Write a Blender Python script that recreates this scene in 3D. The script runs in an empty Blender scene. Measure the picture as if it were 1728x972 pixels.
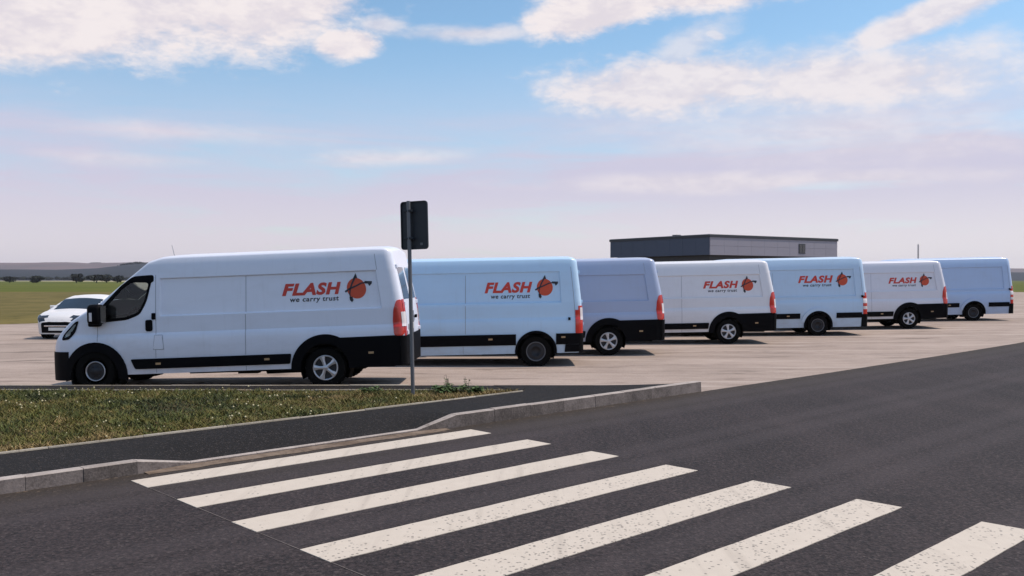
import bpy, bmesh, math, random
import numpy as np
from math import sin, cos, pi, radians, sqrt, atan2
from mathutils import Vector, Matrix

random.seed(7)
rng = np.random.default_rng(7)
S = bpy.context.scene
COL = S.collection

# ------------------------------------------------------------------ camera
cd = bpy.data.cameras.new('camera')
cam = bpy.data.objects.new('camera', cd)
COL.objects.link(cam)
cam.location = (0, 0, 1.9)
cam.rotation_euler = (pi / 2 - 0.0093, 0, 0)
cd.sensor_width = 36
cd.lens = 1537.6 / 1728 * 36
cd.clip_start = 0.1
cd.clip_end = 30000
S.camera = cam

# ------------------------------------------------------------------ light
SUN_AZ = radians(79)      # from +Y towards +X
SUN_EL = radians(58)
sd = Vector((sin(SUN_AZ) * cos(SUN_EL), cos(SUN_AZ) * cos(SUN_EL), sin(SUN_EL)))
ld = bpy.data.lights.new('sun', 'SUN')
ld.energy = 3.5
ld.angle = radians(0.5)
ld.color = (1.0, 0.86, 0.74)
sun = bpy.data.objects.new('sun', ld)
COL.objects.link(sun)
sun.rotation_euler = sd.to_track_quat('Z', 'Y').to_euler()

S.view_settings.view_transform = 'Standard'
S.view_settings.look = 'None'
S.view_settings.exposure = 0.14
S.view_settings.gamma = 1.0


class NT:
    """small helper for building node trees"""
    def __init__(self, tree):
        self.t = tree
        self.L = tree.links

    def n(self, typ, **kw):
        nd = self.t.nodes.new(typ)
        for k, v in kw.items():
            setattr(nd, k, v)
        return nd

    def set(self, sock, v):
        if hasattr(v, 'is_output') or isinstance(v, bpy.types.NodeSocket):
            self.L.new(v, sock)
        else:
            sock.default_value = v

    def m(self, op, a, b=None, c=None, clamp=False):
        nd = self.n('ShaderNodeMath', operation=op, use_clamp=clamp)
        self.set(nd.inputs[0], a)
        if b is not None:
            self.set(nd.inputs[1], b)
        if c is not None:
            self.set(nd.inputs[2], c)
        return nd.outputs[0]

    def mix(self, f, a, b, blend='MIX'):
        nd = self.n('ShaderNodeMix', data_type='RGBA', blend_type=blend)
        self.set(nd.inputs[0], f)
        for s, v in ((nd.inputs[6], a), (nd.inputs[7], b)):
            if isinstance(v, (tuple, list)):
                v = tuple(v) if len(v) == 4 else tuple(v) + (1,)
            self.set(s, v)
        return nd.outputs[2]

    def ss(self, x, lo, hi):
        nd = self.n('ShaderNodeMapRange', interpolation_type='SMOOTHSTEP')
        self.set(nd.inputs[0], x)
        self.set(nd.inputs[1], lo)
        self.set(nd.inputs[2], hi)
        return nd.outputs[0]

    def noise(self, vec, scale, detail=4, rough=0.55, dist=0.0):
        nd = self.n('ShaderNodeTexNoise')
        if vec is not None:
            self.L.new(vec, nd.inputs['Vector'])
        nd.inputs['Scale'].default_value = scale
        nd.inputs['Detail'].default_value = detail
        nd.inputs['Roughness'].default_value = rough
        nd.inputs['Distortion'].default_value = dist
        return nd.outputs['Fac']

    def comb(self, x, y, z):
        nd = self.n('ShaderNodeCombineXYZ')
        for s, v in zip(nd.inputs, (x, y, z)):
            self.set(s, v)
        return nd.outputs[0]

    def map(self, vec, sc=(1, 1, 1), loc=(0, 0, 0), rot=(0, 0, 0)):
        nd = self.n('ShaderNodeMapping')
        self.L.new(vec, nd.inputs[0])
        nd.inputs['Scale'].default_value = sc
        nd.inputs['Location'].default_value = loc
        nd.inputs['Rotation'].default_value = rot
        return nd.outputs[0]


# ------------------------------------------------------------------ sky
world = bpy.data.worlds.new('World')
S.world = world
world.use_nodes = True
W = NT(world.node_tree)
world.node_tree.nodes.clear()
wo = W.n('ShaderNodeOutputWorld')
bg = W.n('ShaderNodeBackground')
W.L.new(bg.outputs[0], wo.inputs[0])
SKY = 0.15
bg.inputs['Strength'].default_value = SKY
sky = W.n('ShaderNodeTexSky', sky_type='NISHITA')
sky.sun_disc = False
sky.sun_elevation = SUN_EL
sky.sun_rotation = SUN_AZ
sky.altitude = 150
sky.air_density = 1.0
sky.dust_density = 0.8
sky.ozone_density = 1.5
tc = W.n('ShaderNodeTexCoord')
sp = W.n('ShaderNodeSeparateXYZ')
W.L.new(tc.outputs['Generated'], sp.inputs[0])
dx, dy, dz = sp.outputs
az = W.m('ARCTAN2', dx, dy)                       # 0 ahead, + to the right
hyp = W.m('SQRT', W.m('ADD', W.m('MULTIPLY', dx, dx), W.m('MULTIPLY', dy, dy)))
el = W.m('ARCTAN2', dz, hyp)
# cloud-layer noise: the direction projected on to a flat layer overhead gives shapes that flatten towards the horizon
den = W.m('ADD', W.m('MAXIMUM', dz, 0.0), 0.13)
lx = W.m('DIVIDE', dx, den)
ly = W.m('DIVIDE', dy, den)
lay = W.comb(lx, ly, 0.0)
n_big = W.noise(lay, 1.1, 6, 0.55, 0.2)
n_mid = W.noise(lay, 4.2, 7, 0.62, 0.25)
n_fine = W.noise(lay, 11.0, 6, 0.65, 0.1)
n_str = W.noise(W.map(lay, (0.55, 2.6, 1), rot=(0, 0, radians(12))), 2.2, 6, 0.6, 0.5)
puff = W.noise(W.map(W.comb(az, el, 0.0), (1, 1.9, 1)), 15.0, 7, 0.62, 0.2)
puff2 = W.noise(W.map(W.comb(az, el, 0.3), (1, 2.2, 1)), 42.0, 5, 0.65, 0.1)
wisp = W.noise(W.map(W.comb(az, el, 1.7), (1, 4.5, 1), rot=(0, 0, radians(-4))), 7.0, 8, 0.62, 0.6)
band = W.noise(W.map(W.comb(az, el, 4.1), (1, 9.0, 1)), 3.2, 6, 0.6, 0.4)


def AZ(px): return math.atan((px - 864) / 1537.6)
def EL(py): return math.atan((471.7 - py) / 1537.6)


def cloud(px, py, rx, ry, tilt=0.0, amp=1.3, nz=puff, lo=0.0, hi=0.55, fine=0.38):
    """soft ellipse in azimuth/elevation with a noisy edge"""
    u = W.m('SUBTRACT', az, AZ(px))
    v = W.m('SUBTRACT', el, EL(py))
    ct, st = cos(tilt), sin(tilt)
    uu = W.m('ADD', W.m('MULTIPLY', u, ct), W.m('MULTIPLY', v, st))
    vv = W.m('SUBTRACT', W.m('MULTIPLY', v, ct), W.m('MULTIPLY', u, st))
    uu = W.m('DIVIDE', uu, rx / 1537.6)
    vv = W.m('DIVIDE', vv, ry / 1537.6)
    r = W.m('SQRT', W.m('ADD', W.m('MULTIPLY', uu, uu), W.m('MULTIPLY', vv, vv)))
    f = W.m('SUBTRACT', 1.0, r)
    f = W.m('ADD', f, W.m('MULTIPLY', W.m('SUBTRACT', nz, 0.5), amp))
    f = W.m('ADD', f, W.m('MULTIPLY', W.m('SUBTRACT', puff2, 0.5), fine))
    return W.ss(f, lo, hi)


def vmax(*a):
    r = a[0]
    for b in a[1:]:
        r = W.m('MAXIMUM', r, b)
    return r


cum = vmax(
    cloud(170, -60, 500, 215, 0.12, 0.8, hi=0.36),
    cloud(430, -30, 245, 160, 0.22, 0.8, hi=0.42),
    cloud(60, 60, 280, 112, 0.12, 0.8, hi=0.42),
    cloud(585, 82, 75, 32, 0.1, 1.2, hi=0.5),
    W.m('MULTIPLY', cloud(640, 48, 60, 22, 0.0, 1.6, hi=0.8), 0.7),
    W.m('MULTIPLY', cloud(800, 58, 190, 20, 0.03, 1.4, hi=0.9), 0.75),
    cloud(1010, 18, 150, 50, 0.22, 1.0, hi=0.4),
    cloud(1200, -12, 330, 48, 0.05, 1.0, hi=0.5),
    W.m('MULTIPLY', cloud(1130, 150, 290, 66, 0.02, 1.4, hi=0.6), 0.9),
    W.m('MULTIPLY', cloud(1430, 155, 400, 78, -0.02, 1.1, hi=0.8), 0.9),
    W.m('MULTIPLY', cloud(1150, 95, 120, 42, 0.5, 1.4, hi=0.9), 0.6),
    W.m('MULTIPLY', cloud(1570, 68, 190, 34, 0.3, 1.1, hi=0.6), 0.9),
    W.m('MULTIPLY', cloud(660, 268, 190, 20, 0.06, 1.3, nz=wisp, hi=0.9, fine=0.2), 0.55),
    W.m('MULTIPLY', cloud(330, 238, 260, 26, -0.02, 1.5, nz=wisp, hi=1.0, fine=0.2), 0.40),
    W.m('MULTIPLY', cloud(1250, 312, 520, 26, 0.0, 1.2, nz=wisp, hi=0.9, fine=0.15), 0.60),
    W.m('MULTIPLY', cloud(1420, 235, 470, 90, -0.05, 1.4, nz=wisp, hi=1.1, fine=0.2), 0.50),
    W.m('MULTIPLY', cloud(190, 285, 150, 16, 0.0, 1.3, nz=wisp, hi=0.9, fine=0.2), 0.35),
    W.m('MULTIPLY', cloud(1205, 70, 26, 11, -0.3, 0.9, hi=0.7), 0.7),
)
# the same kind of broken cloud over the rest of the sky
gen = W.m('ADD', n_big, W.m('MULTIPLY', W.m('SUBTRACT', n_mid, 0.5), 0.5))
gen = W.ss(gen, 0.52, 0.68)
inside = W.m('MULTIPLY', W.ss(W.m('ABSOLUTE', az), 0.72, 0.58), W.ss(el, 0.42, 0.33))
gen = W.m('MULTIPLY', gen, W.m('SUBTRACT', 1.0, inside))
gen = W.m('MULTIPLY', gen, W.ss(el, 0.10, 0.25))
cum = W.m('MAXIMUM', cum, W.m('MULTIPLY', gen, 0.75))
# thin veil that thickens to the horizon, with streaks
veil = W.ss(el, 0.275, 0.0)
veil = W.m('MULTIPLY', veil, W.m('ADD', 0.62, W.m('MULTIPLY', wisp, 0.75)))
veil = W.m('ADD', veil, W.m('MULTIPLY', W.ss(el, 0.20, 0.14), W.m('MULTIPLY', W.m('SUBTRACT', band, 0.44), 2.2)))
right = W.ss(az, -0.15, 0.5)
veil = W.m('ADD', veil, W.m('MULTIPLY', W.m('MULTIPLY', right, W.ss(el, 0.26, 0.16)), 0.18))
veil = W.m('MINIMUM', W.m('MAXIMUM', veil, 0.0), 0.97)
# colours, in units of the sky texture
K = 1.0 / SKY
VEIL = tuple(c * K for c in (0.58, 0.555, 0.69))
VLOW = tuple(c * K for c in (0.70, 0.65, 0.70))
CUM = tuple(c * K for c in (0.83, 0.765, 0.77))
CSH = tuple(c * K for c in (0.70, 0.65, 0.70))
VLOWR = tuple(c * K for c in (0.76, 0.715, 0.745))
vcol = W.mix(W.ss(el, 0.12, 0.02), VEIL, W.mix(W.ss(az, -0.35, 0.35), VLOW, VLOWR))
skyc = W.mix(1.0, sky.outputs[0], (0.80, 0.94, 0.95), 'MULTIPLY')
c1 = W.mix(veil, skyc, vcol)
shade = W.ss(W.m('ADD', puff, W.m('MULTIPLY', W.m('SUBTRACT', puff2, 0.5), 0.5)), 0.62, 0.36)
ccol = W.mix(shade, CUM, CSH)
c2 = W.mix(cum, c1, ccol)
W.L.new(c2, bg.inputs['Color'])
try:
    world.cycles.sampling_method = 'MANUAL'
    world.cycles.sample_map_resolution = 1024
except Exception:
    pass


# ------------------------------------------------------------------ materials
def srgb(r, g, b):
    def f(c):
        c /= 255
        return c / 12.92 if c < 0.04045 else ((c + 0.055) / 1.055) ** 2.4
    return (f(r), f(g), f(b))


def newmat(name):
    m = bpy.data.materials.new(name)
    m.use_nodes = True
    t = NT(m.node_tree)
    b = m.node_tree.nodes['Principled BSDF']
    return m, t, b


def plain(name, col, rough=0.5, metal=0.0, coat=0.0, var=0.12, scale=6.0, bump=0.0):
    """a colour with slight noise variation"""
    m, t, b = newmat(name)
    tcn = t.n('ShaderNodeTexCoord')
    nz = t.noise(tcn.outputs['Object'], scale, 5, 0.6)
    lo = tuple(c * (1 - var) for c in col)
    hi = tuple(min(1, c * (1 + var)) for c in col)
    t.L.new(t.mix(nz, lo, hi), b.inputs['Base Color'])
    t.L.new(t.m('ADD', rough - 0.06, t.m('MULTIPLY', nz, 0.12)), b.inputs['Roughness'])
    b.inputs['Metallic'].default_value = metal
    b.inputs['Coat Weight'].default_value = coat
    b.inputs['Coat Roughness'].default_value = 0.08
    if bump:
        bn = t.n('ShaderNodeBump')
        bn.inputs['Strength'].default_value = 0.5
        bn.inputs['Distance'].default_value = bump
        t.L.new(t.noise(tcn.outputs['Object'], scale * 6, 4), bn.inputs['Height'])
        t.L.new(bn.outputs[0], b.inputs['Normal'])
    return m


def paint(name, col):
    """van paint: clear-coated white with road film and dust that is thicker low down"""
    m, t, b = newmat(name)
    tcn = t.n('ShaderNodeTexCoord')
    ob = tcn.outputs['Object']
    s = t.n('ShaderNodeSeparateXYZ')
    t.L.new(ob, s.inputs[0])
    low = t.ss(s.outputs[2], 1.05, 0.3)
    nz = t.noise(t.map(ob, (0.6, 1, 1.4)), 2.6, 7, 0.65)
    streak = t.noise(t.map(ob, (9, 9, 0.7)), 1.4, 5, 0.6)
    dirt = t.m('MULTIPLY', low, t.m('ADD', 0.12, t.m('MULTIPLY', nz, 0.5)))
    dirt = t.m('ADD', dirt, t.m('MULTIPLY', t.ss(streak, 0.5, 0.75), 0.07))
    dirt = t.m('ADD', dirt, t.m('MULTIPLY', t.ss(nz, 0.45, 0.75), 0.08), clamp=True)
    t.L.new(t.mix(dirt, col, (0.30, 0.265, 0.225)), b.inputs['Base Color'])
    t.L.new(t.m('ADD', 0.32, t.m('MULTIPLY', dirt, 0.5)), b.inputs['Roughness'])
    b.inputs['Coat Weight'].default_value = 0.35
    b.inputs['Coat Roughness'].default_value = 0.12
    bn = t.n('ShaderNodeBump')
    bn.inputs['Strength'].default_value = 0.25
    bn.inputs['Distance'].default_value = 0.012
    t.L.new(t.noise(t.map(ob, (0.8, 1, 1)), 1.7, 3, 0.5), bn.inputs['Height'])
    t.L.new(bn.outputs[0], b.inputs['Normal'])
    return m


def glassmat(name, tint, opacity):
    m, t, b = newmat(name)
    m.node_tree.nodes.remove(b)
    out = m.node_tree.nodes['Material Output']
    tr = t.n('ShaderNodeBsdfTransparent')
    tr.inputs[0].default_value = tint + (1,)
    gl = t.n('ShaderNodeBsdfGlossy')
    gl.inputs['Roughness'].default_value = 0.03
    gl.inputs[0].default_value = (0.9, 0.95, 1, 1)
    fr = t.n('ShaderNodeFresnel')
    fr.inputs[0].default_value = 1.5
    mx = t.n('ShaderNodeMixShader')
    t.L.new(t.m('ADD', fr.outputs[0], opacity, clamp=True), mx.inputs[0])
    t.L.new(tr.outputs[0], mx.inputs[1])
    t.L.new(gl.outputs[0], mx.inputs[2])
    t.L.new(mx.outputs[0], out.inputs[0])
    return m


def worldpos(t):
    g = t.n('ShaderNodeNewGeometry')
    return g.outputs['Position']


def asphalt(name, c0, c1, scale=1.0, patch=0.33, gutter=False):
    m, t, b = newmat(name)
    P = worldpos(t)
    agg = t.n('ShaderNodeTexVoronoi')
    t.L.new(P, agg.inputs['Vector'])
    agg.inputs['Scale'].default_value = 58 * scale
    g1 = t.noise(P, 27 * scale, 4, 0.8)
    g2 = t.noise(P, 17 * scale, 4, 0.6)
    big = t.noise(P, 0.35, 5, 0.6)
    band_ = t.noise(t.map(P, (1.8, 0.12, 1), rot=(0, 0, radians(-46))), 1.0, 4, 0.6)
    f = t.m('ADD', t.m('MULTIPLY', t.m('SUBTRACT', g1, 0.5), 3.4), 0.5)
    f = t.m('ADD', f, t.m('MULTIPLY', t.m('SUBTRACT', g2, 0.5), 1.1))
    f = t.m('ADD', f, t.m('MULTIPLY', t.m('SUBTRACT', big, 0.5), patch * 2.4))
    f = t.m('ADD', f, t.m('MULTIPLY', t.m('SUBTRACT', band_, 0.5), patch * 2), clamp=True)
    base = t.mix(f, c0, c1)
    wh = t.n('ShaderNodeTexWhiteNoise')
    t.L.new(agg.outputs['Position'], wh.inputs['Vector'])
    spk = t.ss(wh.outputs['Value'], 0.90, 0.97)
    base = t.mix(t.m('MULTIPLY', spk, 0.35), base, (0.13, 0.108, 0.10))
    drk = t.ss(wh.outputs['Value'], 0.16, 0.06)
    base = t.mix(t.m('MULTIPLY', drk, 0.6), base, (0.014, 0.014, 0.016))
    if gutter:      # grit and brown grime swept against the kerb, faint polished wheel tracks
        sp_ = t.n('ShaderNodeSeparateXYZ')
        t.L.new(P, sp_.inputs[0])
        d_ = t.m('ADD', t.m('MULTIPLY', sp_.outputs[0], 0.6912), t.m('MULTIPLY', sp_.outputs[1], -0.7226))
        dist_ = t.m('ADD', d_, 8.934)
        near_ = t.ss(t.m('ADD', dist_, t.m('MULTIPLY', t.m('SUBTRACT', big, 0.5), 1.6)), 1.5, 0.0)
        base = t.mix(t.m('MULTIPLY', near_, 0.6), base, (0.045, 0.036, 0.027))
        grit = t.ss(t.noise(P, 9, 5, 0.75), 0.56, 0.66)
        base = t.mix(t.m('MULTIPLY', t.m('MULTIPLY', grit, t.ss(dist_, 0.55, 0.02)), 0.7), base, (0.16, 0.12, 0.09))
        tr_ = t.ss(t.m('ABSOLUTE', t.m('SUBTRACT', t.m('PINGPONG', t.m('ADD', dist_, 0.2), 1.0), 0.75)), 0.30, 0.05)
        base = t.mix(t.m('MULTIPLY', tr_, 0.22), base, (0.075, 0.062, 0.064))
        stn = t.ss(t.noise(t.map(P, (1, 1, 1), loc=(11, 5, 0)), 0.8, 4, 0.6), 0.62, 0.74)
        base = t.mix(t.m('MULTIPLY', stn, 0.4), base, (0.016, 0.0135, 0.014))
    t.L.new(base, b.inputs['Base Color'])
    b.inputs['Roughness'].default_value = 0.85
    b.inputs['Specular IOR Level'].default_value = 0.25
    bn = t.n('ShaderNodeBump')
    bn.inputs['Strength'].default_value = 0.5
    bn.inputs['Distance'].default_value = 0.006
    t.L.new(agg.outputs['Distance'], bn.inputs['Height'])
    t.L.new(bn.outputs[0], b.inputs['Normal'])
    return m


def stripepaint():
    m, t, b = newmat('road_marking_paint')
    P = worldpos(t)
    vor = t.n('ShaderNodeTexVoronoi')
    t.L.new(P, vor.inputs['Vector'])
    vor.inputs['Scale'].default_value = 48
    wh = t.n('ShaderNodeTexWhiteNoise')
    t.L.new(vor.outputs['Position'], wh.inputs['Vector'])
    patchy = t.noise(P, 1.3, 5, 0.6)
    sp_ = t.n('ShaderNodeSeparateXYZ')
    t.L.new(P, sp_.inputs[0])
    dd = t.m('ADD', t.m('MULTIPLY', sp_.outputs[0], 0.6912), t.m('MULTIPLY', sp_.outputs[1], -0.7226))
    wear = t.ss(dd, -6.6, -4.6)
    near = t.m('MULTIPLY', t.m('ADD', t.m('MULTIPLY', t.ss(patchy, 0.3, 0.75), 0.26), 0.01), t.m('ADD', 0.12, t.m('MULTIPLY', wear, 0.88)))
    hole = t.m('LESS_THAN', wh.outputs['Value'], near)
    hole = t.m('MULTIPLY', hole, t.ss(vor.outputs['Distance'], 0.62, 0.42))
    track = t.noise(t.map(P, (7.0, 0.3, 1), rot=(0, 0, radians(-46))), 1.0, 4, 0.6)
    col = t.mix(t.noise(P, 8, 5, 0.6), (0.50, 0.44, 0.365), (0.60, 0.535, 0.45))
    col = t.mix(t.m('MULTIPLY', t.ss(track, 0.5, 0.72), 0.4), col, (0.33, 0.285, 0.235))
    col = t.mix(t.m('MULTIPLY', hole, 0.8), col, (0.13, 0.115, 0.10))
    t.L.new(col, b.inputs['Base Color'])
    b.inputs['Roughness'].default_value = 0.7
    bn = t.n('ShaderNodeBump')
    bn.inputs['Strength'].default_value = 0.4
    bn.inputs['Distance'].default_value = 0.004
    t.L.new(t.noise(P, 70, 3), bn.inputs['Height'])
    t.L.new(bn.outputs[0], b.inputs['Normal'])
    return m


def lotmat():
    m, t, b = newmat('dusty_concrete')
    P = worldpos(t)
    big = t.noise(t.map(P, (0.35, 1.0, 1)), 0.55, 6, 0.6)
    mid = t.noise(t.map(P, (0.6, 1.5, 1)), 2.2, 6, 0.65)
    fine = t.noise(P, 26, 4, 0.65)
    f = t.m('ADD', t.m('MULTIPLY', big, 0.5), t.m('ADD', t.m('MULTIPLY', mid, 0.35), t.m('MULTIPLY', fine, 0.3)))
    f = t.ss(f, 0.36, 0.78)
    col = t.mix(f, (0.25, 0.20, 0.168), (0.435, 0.355, 0.305))
    st = t.noise(t.map(P, (0.25, 1.3, 1), loc=(3, 7, 0)), 1.1, 5, 0.7, 0.4)
    col = t.mix(t.m('MULTIPLY', t.ss(st, 0.55, 0.66), 0.75), col, (0.15, 0.118, 0.098))
    pale = t.noise(t.map(P, (0.12, 1.6, 1), loc=(9, 2, 0)), 1.0, 5, 0.6, 0.3)
    col = t.mix(t.m('MULTIPLY', t.ss(pale, 0.54, 0.66), 0.6), col, (0.50, 0.42, 0.37))
    t.L.new(col, b.inputs['Base Color'])
    b.inputs['Roughness'].default_value = 0.92
    b.inputs['Specular IOR Level'].default_value = 0.2
    bn = t.n('ShaderNodeBump')
    bn.inputs['Strength'].default_value = 0.6
    bn.inputs['Distance'].default_value = 0.02
    t.L.new(t.m('ADD', fine, t.m('MULTIPLY', mid, 2.0)), bn.inputs['Height'])
    t.L.new(bn.outputs[0], b.inputs['Normal'])
    return m


def stonemat(name, c0, c1):
    m, t, b = newmat(name)
    P = worldpos(t)
    oi = t.n('ShaderNodeObjectInfo')
    n1 = t.noise(P, 3.5, 6, 0.65)
    n2 = t.noise(P, 38, 4, 0.65)
    f = t.m('ADD', t.m('MULTIPLY', n1, 0.55), t.m('MULTIPLY', n2, 0.4))
    f = t.m('ADD', f, t.m('MULTIPLY', t.m('SUBTRACT', oi.outputs['Random'], 0.5), 0.16))
    f = t.ss(f, 0.25, 0.75)
    col = t.mix(f, c0, c1)
    st = t.noise(t.map(P, (1, 1, 0.7), loc=(4, 1, 0)), 5.5, 5, 0.7)
    col = t.mix(t.m('MULTIPLY', t.ss(st, 0.58, 0.7), 0.55), col, (0.10, 0.085, 0.07))
    t.L.new(col, b.inputs['Base Color'])
    b.inputs['Roughness'].default_value = 0.9
    bn = t.n('ShaderNodeBump')
    bn.inputs['Strength'].default_value = 0.6
    bn.inputs['Distance'].default_value = 0.008
    t.L.new(t.m('ADD', n2, n1), bn.inputs['Height'])
    t.L.new(bn.outputs[0], b.inputs['Normal'])
    return m


def groundmat(name, cols, s1, s2, rough=0.95, stretch=(1, 1, 1)):
    m, t, b = newmat(name)
    P = t.map(worldpos(t), stretch)
    n1 = t.noise(P, s1, 6, 0.6)
    n2 = t.noise(P, s2, 5, 0.65)
    c = t.mix(t.ss(n1, 0.35, 0.65), cols[0], cols[1])
    c = t.mix(t.m('MULTIPLY', t.ss(n2, 0.5, 0.7), 0.7), c, cols[2])
    t.L.new(c, b.inputs['Base Color'])
    b.inputs['Roughness'].default_value = rough
    b.inputs['Specular IOR Level'].default_value = 0.15
    return m


M = {}
M['road'] = asphalt('road_asphalt', (0.008, 0.0066, 0.0068), (0.055, 0.042, 0.042), gutter=True)
M['path'] = asphalt('path_asphalt', (0.004, 0.0033, 0.0027), (0.0145, 0.0117, 0.0098), 1.3, 0.2)
M['stripe'] = stripepaint()
M['lot'] = lotmat()
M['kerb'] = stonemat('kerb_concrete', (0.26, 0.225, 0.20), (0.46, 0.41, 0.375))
M['kerbface'] = stonemat('kerb_face_concrete', (0.055, 0.045, 0.040), (0.23, 0.195, 0.18))
M['edging'] = stonemat('edging_concrete', (0.26, 0.23, 0.18), (0.46, 0.42, 0.35))
M['dirt'] = groundmat('gutter_dirt', ((0.13, 0.095, 0.07), (0.22, 0.17, 0.13), (0.07, 0.055, 0.045)), 3, 14)
M['soil'] = groundmat('verge_soil', ((0.06, 0.045, 0.02), (0.10, 0.07, 0.033), (0.04, 0.04, 0.012)), 1.6, 9)
M['field'] = groundmat('field_grass', ((0.058, 0.082, 0.006), (0.105, 0.118, 0.010), (0.14, 0.112, 0.022)), 0.02, 0.11, stretch=(0.4, 1.5, 1))
M['straw'] = groundmat('stubble_field', ((0.42, 0.36, 0.22), (0.36, 0.33, 0.20), (0.25, 0.25, 0.12)), 0.01, 0.05)
M['verge'] = groundmat('dry_verge', ((0.105, 0.088, 0.022), (0.155, 0.125, 0.038), (0.06, 0.055, 0.016)), 0.2, 1.2)
M['hill'] = groundmat('hill_farmland', ((0.11, 0.10, 0.10), (0.16, 0.125, 0.125), (0.20, 0.14, 0.13)), 0.0016, 0.004, stretch=(0.7, 2.2, 6))
M['hillwood'] = groundmat('wooded_hill', ((0.018, 0.028, 0.034), (0.028, 0.036, 0.044), (0.05, 0.045, 0.045)), 0.003, 0.012, stretch=(0.7, 2.0, 6))
M['wood'] = groundmat('far_wood', ((0.015, 0.02, 0.018), (0.024, 0.03, 0.022), (0.01, 0.014, 0.012)), 0.05, 0.3)
M['black'] = plain('black_plastic', (0.0045, 0.0045, 0.0055), 0.6, bump=0.001, scale=30)
M['rubber'] = plain('tyre_rubber', (0.009, 0.0085, 0.0085), 0.85)
M['tyre2'] = plain('dusty_tyre_rubber', (0.008, 0.0075, 0.007), 0.9)
M['under'] = plain('underbody', (0.02, 0.018, 0.016), 0.85)
M['seam'] = plain('panel_gap', (0.23, 0.25, 0.29), 0.7)
M['silver'] = plain('silver_wheel', (0.50, 0.51, 0.54), 0.32, 0.75)
M['steel'] = plain('dark_steel_wheel', (0.03, 0.03, 0.033), 0.55, 0.4)
M['glass'] = glassmat('window_glass', (0.66, 0.72, 0.68), 0.0)
M['dglass'] = plain('dark_glass', (0.02, 0.025, 0.03), 0.06, coat=0.5)
M['cabin'] = plain('cabin_trim', (0.028, 0.028, 0.030), 0.8)
M['seat'] = plain('seat_cloth', (0.035, 0.035, 0.04), 0.9)
M['red'] = plain('tail_lamp_red', (0.55, 0.03, 0.018), 0.18, coat=0.6)
M['lens'] = plain('clear_lens', (0.75, 0.70, 0.70), 0.12, coat=0.7)
M['lampglass'] = plain('lamp_glass', (0.22, 0.26, 0.26), 0.1, coat=0.6)
M['amber'] = plain('reflector', (0.45, 0.30, 0.16), 0.3)
M['plate'] = plain('plate_white', (0.75, 0.75, 0.72), 0.4)
M['flash'] = plain('lettering_red', (0.62, 0.05, 0.03), 0.45, var=0.06)
M['ball'] = plain('emblem_orange_red', (0.62, 0.075, 0.025), 0.45, var=0.15, scale=4)
M['ink'] = plain('lettering_dark', (0.022, 0.022, 0.032), 0.45)
M['chrome'] = plain('chrome', (0.8, 0.8, 0.82), 0.15, 1.0)
M['mirror'] = plain('mirror_face', (0.10, 0.11, 0.12), 0.2, 0.6)
M['galv'] = plain('galvanised_post', (0.15, 0.155, 0.165), 0.5, 0.4)
M['signback'] = plain('sign_back', (0.022, 0.027, 0.034), 0.5, 0.2)
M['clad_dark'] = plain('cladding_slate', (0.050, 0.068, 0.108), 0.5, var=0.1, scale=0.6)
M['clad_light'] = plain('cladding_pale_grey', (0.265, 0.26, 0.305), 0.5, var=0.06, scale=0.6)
M['roofband'] = plain('roof_edge_dark', (0.03, 0.034, 0.042), 0.5)
M['paleroof'] = plain('roof_gravel', (0.5, 0.48, 0.46), 0.9)
M['winframe'] = plain('window_frame_dark', (0.04, 0.045, 0.055), 0.4)
M['mast'] = plain('pale_mast', (0.55, 0.53, 0.52), 0.5)
M['bark'] = plain('bark', (0.06, 0.045, 0.035), 0.9)
M['leaf_a'] = plain('leaf_dark', (0.012, 0.017, 0.013), 0.8, var=0.4, scale=0.4)
M['leaf_b'] = plain('leaf_mid', (0.02, 0.028, 0.016), 0.8, var=0.4, scale=0.4)
M['weed'] = plain('weed_leaf', (0.05, 0.095, 0.02), 0.65, var=0.35, scale=20)
M['weed2'] = plain('weed_leaf_pale', (0.10, 0.15, 0.045), 0.65, var=0.3, scale=20)
M['g1'] = plain('grass_green', (0.080, 0.096, 0.014), 0.7, var=0.4, scale=2)
M['g2'] = plain('grass_olive', (0.125, 0.112, 0.02), 0.75, var=0.4, scale=2)
M['g3'] = plain('grass_dry', (0.25, 0.18, 0.07), 0.8, var=0.35, scale=2)
M['g4'] = plain('grass_dark', (0.030, 0.040, 0.009), 0.75, var=0.4, scale=2)
M['flower'] = plain('clover_flower', (0.48, 0.44, 0.26), 0.8)
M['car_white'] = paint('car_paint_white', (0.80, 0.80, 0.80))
for q in ('black', 'rubber', 'tyre2', 'under', 'cabin', 'seat'):
    M[q].node_tree.nodes['Principled BSDF'].inputs['Specular IOR Level'].default_value = 0.06
for nm, c in (('v1', (0.80, 0.84, 0.94)), ('v2', (0.52, 0.74, 0.95)), ('v3', (0.41, 0.485, 0.66)), ('v4', (0.80, 0.81, 0.84)),  # second van: blue sky reflection is put into its white paint colour
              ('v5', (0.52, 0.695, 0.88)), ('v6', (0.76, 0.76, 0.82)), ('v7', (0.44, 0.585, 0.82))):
    M[nm] = paint('van_paint_' + {'v1': 'white', 'v2': 'sky_tinted_white', 'v3': 'grey_blue', 'v4': 'warm_white', 'v5': 'sky_white', 'v6': 'cream_white', 'v7': 'pale_blue'}[nm], c)


# ------------------------------------------------------------------ object helpers
def link_mesh(name, me, mat=None, parent=None, loc=None):
    o = bpy.data.objects.new(name, me)
    COL.objects.link(o)
    if mat is not None:
        if isinstance(mat, (list, tuple)):
            for q in mat:
                me.materials.append(q)
        else:
            me.materials.append(mat)
    if parent is not None:
        o.parent = parent
    if loc is not None:
        o.location = loc
    return o


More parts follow.
